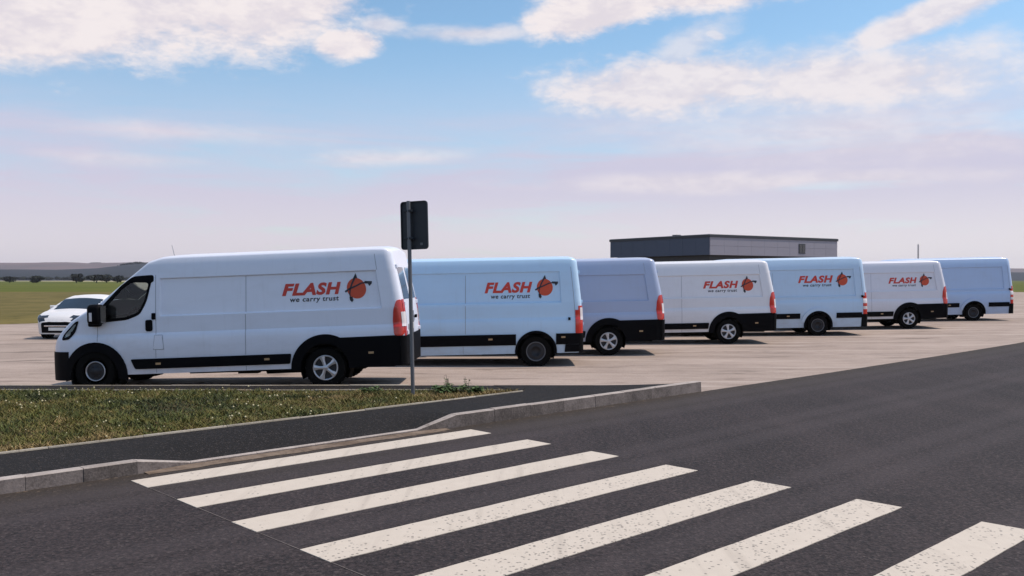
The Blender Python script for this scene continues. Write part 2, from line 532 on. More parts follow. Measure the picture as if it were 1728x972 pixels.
def bm_obj(name, bm, mat=None, parent=None, smooth=None, loc=None):
    bm.normal_update()
    if smooth is not None:
        for f in bm.faces:
            f.smooth = True
        for e in bm.edges:
            if len(e.link_faces) == 2 and e.calc_face_angle(0) > smooth:
                e.smooth = False
    me = bpy.data.meshes.new(name)
    bm.to_mesh(me)
    bm.free()
    return link_mesh(name, me, mat, parent, loc)


def py_obj(name, V, F, mat=None, parent=None, loc=None, smooth=False):
    me = bpy.data.meshes.new(name)
    me.from_pydata([tuple(v) for v in V], [], [tuple(f) for f in F])
    if smooth:
        for p in me.polygons:
            p.use_smooth = True
    me.update()
    return link_mesh(name, me, mat, parent, loc)


def empty(name, loc=(0, 0, 0), rz=0.0):
    o = bpy.data.objects.new(name, None)
    COL.objects.link(o)
    o.location = loc
    o.rotation_euler = (0, 0, rz)
    o.empty_display_size = 0.3
    return o


def tag(o, label=None, cat=None, group=None, kind=None):
    if label:
        o['label'] = label
    if cat:
        o['category'] = cat
    if group:
        o['group'] = group
    if kind:
        o['kind'] = kind
    return o


def add_box(bm, x0, x1, y0, y1, z0, z1, bevel=0.0, seg=2, mat=0):
    r = bmesh.ops.create_cube(bm, size=1.0)
    vs = r['verts']
    for v in vs:
        v.co = Vector((x0 + (v.co.x + .5) * (x1 - x0), y0 + (v.co.y + .5) * (y1 - y0), z0 + (v.co.z + .5) * (z1 - z0)))
    fs = {f for v in vs for f in v.link_faces}
    for f in fs:
        f.material_index = mat
    if bevel:
        es = list({e for v in vs for e in v.link_edges})
        bmesh.ops.bevel(bm, geom=es, offset=bevel, segments=seg, affect='EDGES', profile=0.5)
    return vs


def add_tube(bm, p0, p1, r0, r1=None, n=8, caps=True):
    r1 = r0 if r1 is None else r1
    p0, p1 = Vector(p0), Vector(p1)
    q = (p1 - p0).to_track_quat('Z', 'Y')
    rings = []
    for p, r in ((p0, r0), (p1, r1)):
        rings.append([bm.verts.new(p + q @ Vector((r * cos(2 * pi * i / n), r * sin(2 * pi * i / n), 0))) for i in range(n)])
    for i in range(n):
        bm.faces.new((rings[0][i], rings[0][(i + 1) % n], rings[1][(i + 1) % n], rings[1][i]))
    if caps:
        bm.faces.new(rings[0][::-1])
        bm.faces.new(rings[1])


def add_lathe(bm, prof, n=24, axis='Y', c=(0, 0, 0)):
    """prof: (radius, offset along axis); axis Y"""
    rings = []
    for r, h in prof:
        ring = []
        for i in range(n):
            a = 2 * pi * i / n
            ring.append(bm.verts.new(Vector(c) + Vector((r * cos(a), h, r * sin(a)))))
        rings.append(ring)
    for k in range(len(rings) - 1):
        for i in range(n):
            bm.faces.new((rings[k][i], rings[k + 1][i], rings[k + 1][(i + 1) % n], rings[k][(i + 1) % n]))
    return rings


# ------------------------------------------------------------------ terrain of the place
KD = Vector((0.7226, 0.6912))        # direction of kerb and road edge
KN = Vector((-0.6912, 0.7226))       # away from the road
K0 = Vector((3.30, 15.52))           # kerb corner


def sd_of(x, y):
    dx_, dy_ = x - K0.x, y - K0.y
    return dx_ * KD.x + dy_ * KD.y, dx_ * KN.x + dy_ * KN.y


def kpt(s, d, z=0.0):
    p = K0 + KD * s + KN * d
    return Vector((p.x, p.y, z))


def rise(s):
    return float(np.interp(s, [-60, 4, 10.4, 15.5, 20.5, 26, 40, 90], [0, 0, 0.024, 0.055, 0.135, 0.225, 0.38, 0.6]))


def lotz(s):
    return float(np.interp(s, [-40, -7.0, -4.2, 0, 4], [-0.07, -0.062, 0.0, -0.012, -0.004])) if s < 4 else rise(s) - 0.004


def dsq(s, d):
    return d * float(np.interp(s, [8, 22], [0.74, 1.0])) if d > 20 else d


def sheet(name, s_list, d_list, zf, mat, keep=None):
    V, F = [], []
    for s in s_list:
        for d in d_list:
            p = kpt(s, dsq(s, d))
            V.append((p.x, p.y, zf(s, d)))
    nd = len(d_list)
    for i in range(len(s_list) - 1):
        for j in range(nd - 1):
            F.append((i * nd + j, (i + 1) * nd + j, (i + 1) * nd + j + 1, i * nd + j + 1))
    o = py_obj(name, V, F, mat, smooth=True)
    return tag(o, kind='structure')


ground = py_obj('field', [(-5500, -400, -0.45), (5500, -400, -0.45), (5500, 4700, -0.45), (-5500, 4700, -0.45)], [(0, 1, 2, 3)], M['field'])
tag(ground, kind='structure')
s_all = [-60, -40, -25, -15, -10, -7, -5.6, -4.2, -2, 0, 2, 4, 7, 10.4, 13, 15.5, 18, 20.5, 23, 26, 30, 36, 44, 60, 90]
road = sheet('road', s_all, [-34, -20, -10, -5, -2, 0.0], lambda s, d: rise(s), M['road'])
lot = sheet('parking_lot', s_all, [0.001, 1, 2, 4, 8, 14, 22, 32, 46], lambda s, d: lotz(s), M['lot'])
py_obj('straw', [(-420, 980, -0.42), (420, 980, -0.42), (900, 1900, -0.40), (-1500, 1900, -0.40)], [(0, 1, 2, 3)], M['straw'])
bpy.data.objects['straw'].name = 'stubble_field'
tag(bpy.data.objects['stubble_field'], kind='structure')

py_obj('dry_field_strip', [(-200, 50, -0.435), (200, 50, -0.435), (420, 172, -0.43), (-420, 172, -0.43)], [(0, 1, 2, 3)], M['verge'])
tag(bpy.data.objects['dry_field_strip'], kind='structure')

# rough dry verge along the far side of the lot
V, F = [], []
nx, ny = 60, 6
for i in range(nx + 1):
    for j in range(ny + 1):
        s = -60 + 150 * i / nx
        d = 45.6 + 20 * j / ny
        p = kpt(s, dsq(s, d))
        z = lotz(s) - 0.02 + 0.25 * sin(pi * min(1, j / ny)) * (0.6 + 0.4 * rng.random()) - (0.35 if j == ny else 0)
        V.append((p.x, p.y, z))
for i in range(nx):
    for j in range(ny):
        a = i * (ny + 1) + j
        F.append((a, a + ny + 1, a + ny + 2, a + 1))
tag(py_obj('verge', V, F, M['verge'], smooth=True), kind='structure')

# ------------------------------------------------------------------ zebra stripes (parts of the road)
so = Vector((-3.5935, 8.5800))
P_, w_, L_ = 1.01365, 0.39, 4.249
sb = Vector((KD.y, -KD.x))


def stripe(i):
    bm = bmesh.new()
    n = 26
    rows = []
    for side in (0, 1):
        r = []
        for k in range(n + 1):
            p = so + sb * (i * P_ + side * w_) + KD * (L_ * k / n)
            j = Vector((random.uniform(-1, 1), random.uniform(-1, 1))) * 0.0035
            r.append((p.x + j.x, p.y + j.y))
        rows.append(r)
    top = [[bm.verts.new((x, y, 0.0045)) for x, y in r] for r in rows]
    bot = [[bm.verts.new((x, y, -0.002)) for x, y in r] for r in rows]
    for k in range(n):
        bm.faces.new((top[0][k], top[1][k], top[1][k + 1], top[0][k + 1]))
        bm.faces.new((bot[0][k], top[0][k], top[0][k + 1], bot[0][k + 1]))
        bm.faces.new((top[1][k], bot[1][k], bot[1][k + 1], top[1][k + 1]))
    bm.faces.new((top[0][0], bot[0][0], bot[1][0], top[1][0]))
    bm.faces.new((top[1][n], bot[1][n], bot[0][n], top[0][n]))
    bmesh.ops.recalc_face_normals(bm, faces=bm.faces)
    return bm_obj('zebra_stripe', bm, M['stripe'], road)


for i in range(8):
    stripe(i)

V, F = [], []
for i in range(8):
    for a in (i * P_ + w_ + 0.02, (i + 1) * P_ - 0.02):
        for off in (-0.004, 0.004):
            p = so + sb * a + KD * (off + 0.004)
            V.append((p.x, p.y, 0.0035))
    b = 4 * i
    F.append((b, b + 1, b + 3, b + 2))
py_obj('setting_out_line', V, F, M['kerbface'], road)
bpy.data.objects['setting_out_line']['kind'] = 'stuff'

# ------------------------------------------------------------------ kerb, path, grass strip
S_END = -0.12                     # kerb end
S_R1, S_R0 = -5.55, -6.12         # right ramp: high from S_R1 on, low before S_R0
S_L1, S_L0 = -9.05, -9.62         # left ramp: low after S_L1, high before S_L0
HK, LK = 0.17, 0.035


def ktop(s):
    return float(np.interp(s, [S_L0, S_L1, S_R0, S_R1], [0.132, LK, LK, HK]))


kerb = tag(empty('kerb', kpt(-6, 0)), kind='structure')
kerb_w = 0.13
joints = []
s = S_END
while s > S_R1 + 0.3:
    joints.append(s)
    s -= 0.68
joints += [S_R1, S_R0]
s = S_R0
while s - 0.75 > S_L1 - 0.3:
    s -= 0.73
    joints.append(s)
joints[-1] = S_L1
joints += [S_L0]
s = S_L0
while s > -22:
    s -= 0.5
    joints.append(s)
for a, b in zip(joints[1:], joints[:-1]):
    g = 0.0015
    bm = bmesh.new()
    vs = []
    jit = random.uniform(-0.006, 0.006)
    for ss_ in (a + g, b - g):
        h = ktop(ss_) + (jit if ktop(ss_) > 0.12 else 0)
        front = 0.0 + random.uniform(-0.004, 0.004)
        low = h < 0.06
        f0 = front + (0.06 if low else 0.0)
        vs.append([bm.verts.new(kpt(ss_, f0, -0.05)), bm.verts.new(kpt(ss_, f0 + 0.012, h)),
                   bm.verts.new(kpt(ss_, kerb_w, h)), bm.verts.new(kpt(ss_, kerb_w, -0.05))])
    for k in range(3):
        bm.faces.new((vs[0][k], vs[0][k + 1], vs[1][k + 1], vs[1][k]))
    bm.faces.new(vs[0])
    bm.faces.new(vs[1][::-1])
    bmesh.ops.recalc_face_normals(bm, faces=bm.faces)
    te = [e for e in bm.edges if all(v.co.z > 0.02 for v in e.verts) and abs((e.verts[0].co - e.verts[1].co).normalized().xy.dot(KD)) > 0.9]
    bmesh.ops.bevel(bm, geom=te, offset=0.01, segments=1, affect='EDGES', clamp_overlap=True)
    for v in bm.verts:
        v.co -= kerb.location
    bm.normal_update()
    for f in bm.faces:
        f.material_index = 0 if f.normal.z > 0.35 else 1  # paler concrete on upward faces, darker on the upright ones
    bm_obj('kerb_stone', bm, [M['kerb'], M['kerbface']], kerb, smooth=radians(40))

# dirt gathered in the gutter along the dropped kerb
V, F = [], []
ss_l = np.linspace(S_L1 - 0.5, S_R0 + 0.4, 60)
for s in ss_l:
    e = 0.5 + 0.5 * sin(s * 7) * sin(s * 3.1 + 1)
    V += [kpt(s, -0.07 - 0.05 * e, 0.003), kpt(s, 0.07, 0.012)]
for i in range(len(ss_l) - 1):
    F.append((2 * i, 2 * i + 2, 2 * i + 3, 2 * i + 1))
tag(py_obj('gutter_dirt', V, F, M['dirt']), kind='structure')

YR = 15.25        # rear edge of the path
YG = 14.50        # rear edge of the grass
PZ = 0.13
# grass front edge runs from (-4.76,9.65) to (0.2,14.44)
GA, GB = Vector((-4.76, 9.65)), Vector((0.20, 14.44))
GD = (GB - GA).normalized()


def grass_edge(y):
    return GA.x + (y - GA.y) * GD.x / GD.y


# front path between kerb and grass: strips along the kerb direction
V, F = [], []
sl = sorted(set(list(np.linspace(-24, S_END, 90)) + [S_L0, S_L1, S_R0, S_R1]))
for s in sl:
    p0 = kpt(s, kerb_w - 0.002)
    # grass edge crossing along the normal direction
    t = None
    den_ = KN.x * GD.y - KN.y * GD.x
    rel = GA - Vector((p0.x, p0.y))
    t = (rel.x * GD.y - rel.y * GD.x) / den_
    ymax = (YR - p0.y) / KN.y
    pin = p0 + Vector((KN.x, KN.y, 0)) * t
    if pin.y > YG:
        t = ymax
    t = max(0.003, min(t, ymax))
    hk = ktop(s) - 0.012
    for f in (0, 0.3, 0.6, 1.0):
        q = p0 + Vector((KN.x, KN.y, 0)) * (t * f)
        z = hk + (max(PZ, 0.0) - hk) * min(1, f * t / 0.9 if t > 0.3 else f)
        z = hk + (PZ - hk) * min(1.0, (f * t) / 0.8)
        V.append((q.x, q.y, z))
for i in range(len(sl) - 1):
    for j in range(3):
        a = i * 4 + j
        F.append((a, a + 4, a + 5, a + 1))
path = tag(py_obj('path', V, F, M['path'], smooth=True), kind='structure')
# rear path behind the grass, with its edge step down to the lot
V, F = [], []
xs = list(np.linspace(-26, 0.6, 60))
for x in xs:
    wob = 0.012 * sin(x * 3.3) + 0.01 * sin(x * 9.1)
    V += [(x, YG - 0.01, PZ - 0.006), (x, YR + wob, PZ - 0.004), (x, YR + 0.03 + wob, -0.1)]
for i in range(len(xs) - 1):
    for j in range(2):
        a = i * 3 + j
        F.append((a, a + 3, a + 4, a + 1))
py_obj('path_base', V, F, M['path'])
o = bpy.data.objects['path_base']
o.name = 'rear_path'
tag(o, kind='structure')
# pale edging behind the rear path, left of the sign post
re_ = tag(empty('path_edging', (0, YR, 0)), kind='structure')
x = -1.75
while x > -18:
    bm = bmesh.new()
    add_box(bm, x - 0.994, x, 0.035, 0.115, -0.1, 0.125 + random.uniform(-0.006, 0.006), 0.01)
    bm_obj('edging_stone', bm, M['edging'], re_, smooth=radians(40))
    x -= 1.0

# grass strip soil
GX0 = -26
gl = [(grass_edge(y), y) for y in np.linspace(-8.0, GB.y, 40)]
V = [(x, y, PZ + 0.0) for x, y in gl] + [(x, YG, PZ + 0.002) for x in np.linspace(GB.x, GX0, 30)] + [(GX0, -8, PZ)]
V = [(max(x, GX0), y, z) for x, y, z in V]
tag(py_obj('grass_soil', V, [tuple(range(len(V)))], M['soil']), kind='structure')
# edging stones along the front edge of the grass
ge = tag(empty('grass_edging', (GA.x, GA.y, 0)), kind='structure')
ang = atan2(GD.y, GD.x)
L_tot = (GB - GA).length
t = L_tot - 0.05
while t > -6:
    bm = bmesh.new()
    z1 = PZ + 0.016 + random.uniform(-0.004, 0.004)
    add_box(bm, t - 0.996, t, -0.019, 0.019, 0.0, z1, 0.006)
    bmesh.ops.rotate(bm, verts=bm.verts, cent=(0, 0, 0), matrix=Matrix.Rotation(ang, 3, 'Z'))
    bm_obj('edging_stone', bm, M['edging'], ge, smooth=radians(40))
    t -= 1.0
x = GB.x - 0.35
while x > -18:
    bm = bmesh.new()
    add_box(bm, x - 0.994 - GA.x, x - GA.x, YG - 0.022 - GA.y, YG + 0.022 - GA.y, 0.0, PZ + 0.018 + random.uniform(-0.004, 0.004), 0.006)
    bm_obj('edging_stone', bm, M['edging'], ge, smooth=radians(40))
    x -= 1.0


def value_noise(x, y, sc, seed):
    r = np.random.default_rng(seed)
    g = r.random((64, 64))
    u, v = x * sc, y * sc
    i, j = np.floor(u).astype(int), np.floor(v).astype(int)
    fu, fv = u - i, v - j
    fu = fu * fu * (3 - 2 * fu)
    fv = fv * fv * (3 - 2 * fv)
    a = g[i % 64, j % 64]; b = g[(i + 1) % 64, j % 64]; c = g[i % 64, (j + 1) % 64]; d = g[(i + 1) % 64, (j + 1) % 64]
    return (a * (1 - fu) + b * fu) * (1 - fv) + (c * (1 - fu) + d * fu) * fv


def blades(n, xr, yr, accept, h0, h1, wd):
    x = rng.uniform(xr[0], xr[1], n)
    y = rng.uniform(yr[0], yr[1], n)
    k = accept(x, y)
    x, y = x[k], y[k]
    n = len(x)
    a = rng.uniform(0, 2 * pi, n)
    le = rng.uniform(0.4, 1.9, n)
    dens = 0.55 * value_noise(x, y, 1.3, 3) + 0.45 * value_noise(x, y, 4.5, 5)
    h = rng.uniform(h0, h1, n) * (0.45 + 1.1 * dens)
    ba = rng.uniform(0, pi, n)
    w = rng.uniform(0.6, 1.4, n) * wd
    z0 = np.full(n, PZ - 0.004)
    b1 = np.stack([x - w * np.cos(ba), y - w * np.sin(ba), z0], 1)
    b2 = np.stack([x + w * np.cos(ba), y + w * np.sin(ba), z0], 1)
    tp = np.stack([x + h * le * np.cos(a), y + h * le * np.sin(a), z0 + h], 1)
    V = np.stack([b1, b2, tp], 1).reshape(-1, 3)
    F = np.arange(3 * n).reshape(-1, 3)
    pn = value_noise(x, y, 1.1, 11) * 0.62 + value_noise(x, y, 5.5, 12) * 0.55 + rng.normal(0, 0.10, n) - 0.03
    # drier near the front edge and towards the tip
    edge = np.abs((x - GA.x) * GD.y - (y - GA.y) * GD.x)
    dry = pn + np.where(edge < 0.7, 0.22 * (1 - edge / 0.7), 0) + 0.03 * np.clip(x + 3.5, 0, 3)
    mi = np.where(dry > 0.86, 2, np.where(dry > 0.56, 1, np.where(dry > 0.36, 0, 3)))
    return V, F, mi


def in_grass(x, y):
    return (x < GA.x + (y - GA.y) * GD.x / GD.y - 0.05) & (y < YG - 0.04)


V, F, mi = blades(210000, (-13, 0.2), (6.0, 14.5), in_grass, 0.018, 0.07, 0.0085)
me = bpy.data.meshes.new('grass')
me.vertices.add(len(V)); me.vertices.foreach_set('co', V.ravel())
me.loops.add(len(F) * 3); me.loops.foreach_set('vertex_index', F.ravel())
me.polygons.add(len(F)); me.polygons.foreach_set('loop_start', np.arange(0, 3 * len(F), 3)); me.polygons.foreach_set('loop_total', np.full(len(F), 3))
me.polygons.foreach_set('material_index', mi.astype(np.int32))
me.update()
g = link_mesh('grass', me, [M['g1'], M['g2'], M['g3'], M['g4']])
tag(g, 'short patchy green and dry grass on the verge between the path and kerb', 'grass', kind='stuff')

# small pale flower heads and dry seed heads
V, F = [], []
cnt = 0
while cnt < 330:
    x, y = rng.uniform(-13, 0), rng.uniform(6, 14.4)
    if not in_grass(np.array([x]), np.array([y]))[0]:
        continue
    if value_noise(np.array([x]), np.array([y]), 0.9, 21)[0] + rng.normal(0, 0.15) < 0.5:
        continue
    cnt += 1
    r = rng.uniform(0.008, 0.02)
    z = PZ + rng.uniform(0.03, 0.085)
    b = len(V)
    V += [(x - r, y, z), (x, y - r, z), (x + r, y, z), (x, y + r, z), (x, y, z + r), (x, y, z - r)]
    for a in ((0, 1, 4), (1, 2, 4), (2, 3, 4), (3, 0, 4), (1, 0, 5), (2, 1, 5), (3, 2, 5), (0, 3, 5)):
        F.append(tuple(b + q for q in a))
fl = py_obj('clover_flowers', V, F, M['flower'])
tag(fl, 'tiny pale clover flowers dotted over the grass verge', 'flowers', kind='stuff')


def weed(name, x, y, h, r, nleaf, label, mat, stems=4, lw=0.035):
    root = empty(name, (x, y, PZ))
    tag(root, label, 'weed')
    bm = bmesh.new()
    tips = []
    for i in range(stems):
        a = random.uniform(0, 2 * pi)
        d = random.uniform(0.05, r)
        t = Vector((cos(a) * d, sin(a) * d, h * random.uniform(0.6, 1)))
        add_tube(bm, (cos(a) * 0.02, sin(a) * 0.02, -0.01), t, 0.005, 0.002, 5)
        tips.append(t)
    bm_obj('stem', bm, mat, root)
    bm = bmesh.new()
    for i in range(nleaf):
        t = random.choice(tips) * random.uniform(0.25, 1.02)
        a = random.uniform(0, 2 * pi)
        l = random.uniform(0.6, 1.3) * lw * 2.2
        w = l * 0.3
        dirv = Vector((cos(a), sin(a), random.uniform(-0.3, 0.7))).normalized()
        sidev = dirv.cross(Vector((0, 0, 1))).normalized() * w
        p = [t, t + dirv * l * 0.5 + sidev, t + dirv * l + Vector((0, 0, -0.2 * l)), t + dirv * l * 0.5 - sidev]
        bm.faces.new([bm.verts.new(q) for q in p])
    f = bm_obj('foliage', bm, [mat, M['weed2']], root)
    for p in f.data.polygons:
        p.material_index = 1 if random.random() < 0.25 else 0
    return root


weed('leafy_weed', -1.0, 14.05, 0.14, 0.30, 380, 'bushy dark green weed in the grass just right of the sign post', M['weed'], 14)
weed('leafy_weed', -0.62, 14.12, 0.12, 0.22, 180, 'low spreading green weed right of the bushy one, near the tip of the grass', M['weed'], 8)
weed('thin_weed', -0.98, 14.42, 0.27, 0.10, 40, 'thin tall weed stems standing behind the bushy weed', M['g4'], 5, 0.02)
weed('thin_weed', -0.70, 14.40, 0.24, 0.08, 34, 'dark seeding weed at the back edge of the grass by its tip', M['g4'], 4, 0.02)
weed('leafy_weed', -2.2, 14.1, 0.12, 0.2, 120, 'small green weed in the grass left of the sign post', M['weed'], 7)

# ------------------------------------------------------------------ road sign seen from behind
sign = empty('road_sign', (-1.515, 13.94, PZ))
tag(sign, 'tall road sign seen from behind, dark rounded plate on a grey post in the grass', 'road sign')
lean = -0.0235
bm = bmesh.new()
add_tube(bm, (0, 0, -0.05), (lean * 2.97, 0, 2.97), 0.030, 0.030, 16)
bm_obj('post', bm, M['galv'], sign, smooth=radians(50))


def rounded_rect(w, h, r, n=6):
    pts = []
    for cx, cy, a0 in ((w / 2 - r, h / 2 - r, 0), (-w / 2 + r, h / 2 - r, 90), (-w / 2 + r, -h / 2 + r, 180), (w / 2 - r, -h / 2 + r, 270)):
        for k in range(n + 1):
            a = radians(a0 + 90 * k / n)
            pts.append((cx + r * cos(a), cy + r * sin(a)))
    return pts


pl = empty('tmp')
bm = bmesh.new()
outer = rounded_rect(0.47, 0.74, 0.05)
inner = rounded_rect(0.445, 0.715, 0.045)


def ring(pts, y):
    return [bm.verts.new((px, y, pz)) for px, pz in pts]


r0, r1, r2, r3 = ring(outer, 0.0), ring(outer, -0.028), ring(inner, -0.028), ring(inner, -0.006)
for A, B in ((r0, r1), (r1, r2), (r2, r3)):
    for i in range(len(A)):
        j = (i + 1) % len(A)
        bm.faces.new((A[i], A[j], B[j], B[i]))
bm.faces.new(r3)
bm.faces.new(r0[::-1])
bmesh.ops.recalc_face_normals(bm, faces=bm.faces)
rotz = Matrix.Rotation(radians(-24), 4, 'Z')
tilt = Matrix.Rotation(radians(1.4), 4, 'Y')
bmesh.ops.transform(bm, matrix=Matrix.Translation((0.025, 0.045, 2.60)) @ rotz @ Matrix.Rotation(radians(-1.4), 4, 'Y'), verts=bm.verts)
bm_obj('sign_plate', bm, M['signback'], sign, smooth=radians(40))
bpy.data.objects.remove(pl)
for zz in (2.40, 2.82):
    bm = bmesh.new()
    add_box(bm, -0.075, 0.075, -0.036, 0.034, -0.018, 0.018, 0.006)
    bmesh.ops.rotate(bm, verts=bm.verts, cent=(0, 0, 0), matrix=Matrix.Rotation(radians(-24), 3, 'Z'))
    bmesh.ops.translate(bm, verts=bm.verts, vec=(lean * zz, 0.008, zz))
    bm_obj('bracket', bm, M['signback'], sign)
bm = bmesh.new()
add_box(bm, -0.022, 0.022, -0.003, 0.003, -0.018, 0.018)
bmesh.ops.transform(bm, matrix=Matrix.Translation((0.025, 0.045, 2.60)) @ rotz @ Matrix.Translation((0.125, -0.012, -0.285)), verts=bm.verts)
bm_obj('sticker', bm, M['galv'], sign)


# ------------------------------------------------------------------ lofted vehicle bodies
class Loft:
    """Vehicle shell: x forward from the rear axle, y to the left, z up."""
    def __init__(s, cols, zlev, zb, zt, w, Y, lean=lambda x, z: 0.0, shear=0.0, corner=0.11, crown=0.045, shf=0.30, shmax=0.11):
        s.zb, s.zt, s.w, s.Yf, s.leanf, s.shear = zb, zt, w, Y, lean, shear
        s.shf, s.shmax = shf, shmax
        s.V, s.F, s.D, s.kind = [], [], [], []
        nrings = []
        NC = 7
        for x in cols:
            b, t = zb(x), zt(x)
            sh = s.shoulder(x)
            L = []
            for z in zlev:
                zc = min(max(z, b), sh)
                L.append((x, Y(x, zc) * w(x), zc))
            ys = Y(x, sh) * w(x)
            for k in range(1, NC + 1):
                a = pi / 2 * k / NC
                L.append((x, ys * (1 - corner * (1 - cos(a))), sh + (t - crown - sh) * sin(a)))
            yc = ys * (1 - corner)
            for f in (0.75, 0.5, 0.25, 0.0):
                L.append((x, yc * f, t - crown * (f ** 2)))
            nl = len(L)
            R = [(p[0], -p[1], p[2]) for p in L[:-1]][::-1]
            nrings.append(L + R)
        s.nl, s.nlev = nl, len(zlev)
        n = len(nrings[0])
        for rg in nrings:
            s.D += rg
        for i in range(len(nrings) - 1):
            for j in range(n - 1):
                s.F.append((i * n + j, i * n + j + 1, (i + 1) * n + j + 1, (i + 1) * n + j))
                s.kind.append('side' if (j < s.nlev - 1 or j >= n - s.nlev) else 'top')
        fr = [1.0, 0.93, 0.85, 0.72, 0.4, 0.12, -0.12, -0.4, -0.72, -0.85, -0.93, -1.0]
        for ci, kind, flip in ((0, 'rear', 1), (len(nrings) - 1, 'front', 0)):
            rg = nrings[ci]
            rows = []
            for j in range(nl - 1):
                p = rg[j]
                row = [ci * n + j]
                for f in fr[1:-1]:
                    bulge = 0.03 * (1 - f * f) * (1 if kind == 'front' else -0.4)
                    s.D.append((p[0] + bulge, p[1] * f, p[2]))
                    row.append(len(s.D) - 1)
                row.append(ci * n + (n - 1 - j))
                rows.append(row)
            for j in range(len(rows) - 1):
                for k in range(len(fr) - 1):
                    q = (rows[j][k], rows[j][k + 1], rows[j + 1][k + 1], rows[j + 1][k])
                    s.F.append(q if flip else q[::-1])
                    s.kind.append(kind)
            top = rows[-1] + [ci * n + nl - 1]
            s.F.append(tuple(top if flip else top[::-1]))
            s.kind.append(kind)
        s.V = [s.real(p) for p in s.D]
        s.cen = [tuple(sum(s.D[v][c] for v in f) / len(f) for c in range(3)) for f in s.F]
        # vertex normals
        bm = bmesh.new()
        vs = [bm.verts.new(v) for v in s.V]
        for f in s.F:
            try:
                bm.faces.new([vs[i] for i in f])
            except ValueError:
                pass
        bmesh.ops.recalc_face_normals(bm, faces=bm.faces)
        bm.normal_update()
        s.N = [v.normal.copy() for v in vs]
        # orientation test: left side must point to +y
        k = next(i for i, d in enumerate(s.D) if d[1] > 0.6 and i < n * 3 // 1)
        bm.free()
        mid = [(i, d) for i, d in enumerate(s.D) if d[1] > 0.7]
        if sum(s.N[i].y for i, d in mid) < 0:
            s.N = [-v for v in s.N]

    def shoulder(s, x):
        b, t = s.zb(x), s.zt(x)
        return t - min(s.shmax, (t - b) * s.shf)

    def real(s, p):
        x, y, z = p
        return Vector((x + s.leanf(x, z), y, z - s.shear * x))

    def mesh(s, skip=None, smooth=radians(32)):
        bm = bmesh.new()
        vs = [bm.verts.new(v) for v in s.V]
        for f, c, k in zip(s.F, s.cen, s.kind):
            if skip and skip(c, k):
                continue
            if len({tuple(round(q, 4) for q in s.V[i]) for i in f}) < 3:
                continue
            try:
                bm.faces.new([vs[i] for i in f])
            except ValueError:
                pass
        bmesh.ops.remove_doubles(bm, verts=bm.verts, dist=0.0004)
        bmesh.ops.dissolve_degenerate(bm, edges=bm.edges, dist=0.0004)
        for v in [v for v in bm.verts if not v.link_faces]:
            bm.verts.remove(v)
        bmesh.ops.recalc_face_normals(bm, faces=bm.faces)
        return bm

    def extract(s, pred, off, depth=0.012):
        sel = [f for f, c, k in zip(s.F, s.cen, s.kind) if pred(c, k)]
        bm = bmesh.new()
        mp, dn = {}, {}
        edges = {}
        for f in sel:
            for i in f:
                if i not in mp:
                    mp[i] = bm.verts.new(s.V[i] + s.N[i] * off)
            try:
                bm.faces.new([mp[i] for i in f])
            except ValueError:
                continue
            for a, b in zip(f, f[1:] + f[:1]):
                e = (min(a, b), max(a, b))
                edges[e] = edges.get(e, 0) + 1
        for (a, b), c in edges.items():
            if c == 1:
                for i in (a, b):
                    if i not in dn:
                        dn[i] = bm.verts.new(s.V[i] - s.N[i] * depth)
                try:
                    bm.faces.new((mp[a], mp[b], dn[b], dn[a]))
                except ValueError:
                    pass
        bmesh.ops.remove_doubles(bm, verts=bm.verts, dist=0.0004)
        bmesh.ops.dissolve_degenerate(bm, edges=bm.edges, dist=0.0004)
        bmesh.ops.recalc_face_normals(bm, faces=bm.faces)
        return bm

    def patch(s, polys, off, side=1, step=0.12, depth=0.02):
        """flat outline(s) in (x,z) laid on the flank; first poly is outer, others are holes"""
        bm = bmesh.new()
        es = []
        for poly in polys:
            vs = [bm.verts.new((x, 0, z)) for x, z in poly]
            for a, b in zip(vs, vs[1:] + vs[:1]):
                es.append(bm.edges.new((a, b)))
        bmesh.ops.triangle_fill(bm, use_beauty=True, use_dissolve=False, edges=es)
        xs = [v.co.x for v in bm.verts]
        zs = [v.co.z for v in bm.verts]
        x = min(xs) + step
        while x < max(xs) - 0.01:
            bmesh.ops.bisect_plane(bm, geom=bm.verts[:] + bm.edges[:] + bm.faces[:], plane_co=(x, 0, 0), plane_no=(1, 0, 0), dist=1e-5)
            x += step
        z = min(zs) + step
        while z < max(zs) - 0.01:
            bmesh.ops.bisect_plane(bm, geom=bm.verts[:] + bm.edges[:] + bm.faces[:], plane_co=(0, 0, z), plane_no=(0, 0, 1), dist=1e-5)
            z += step
        if depth:
            be = [e for e in bm.edges if len(e.link_faces) == 1]
            r = bmesh.ops.extrude_edge_only(bm, edges=be)
            nv = {v for v in r['geom'] if isinstance(v, bmesh.types.BMVert)}
        else:
            nv = set()
        for v in bm.verts:
            x, z = v.co.x, v.co.z
            y = s.Yf(x, z) * s.w(x) + (off if v not in nv else off - depth)
            p = s.real((x, y, z))
            v.co = (p.x, p.y * side, p.z)
        bmesh.ops.recalc_face_normals(bm, faces=bm.faces)
        # front must face outwards
        fs = [f for f in bm.faces if abs(f.normal.y) > 0.7]
        if fs and sum(f.normal.y for f in fs) * side < 0:
            for f in bm.faces:
                f.normal_flip()
        return bm


def pw(xs, ys):
    xs, ys = list(xs), list(ys)
    return lambda x: float(np.interp(x, xs, ys))


def sstep(t):
    t = max(0.0, min(1.0, t))
    return t * t * (3 - 2 * t)


def in_poly(x, z, poly):
    c = False
    n = len(poly)
    for i in range(n):
        x0, z0 = poly[i]
        x1, z1 = poly[(i + 1) % n]
        if (z0 > z) != (z1 > z) and x < (x1 - x0) * (z - z0) / (z1 - z0) + x0:
            c = not c
    return c


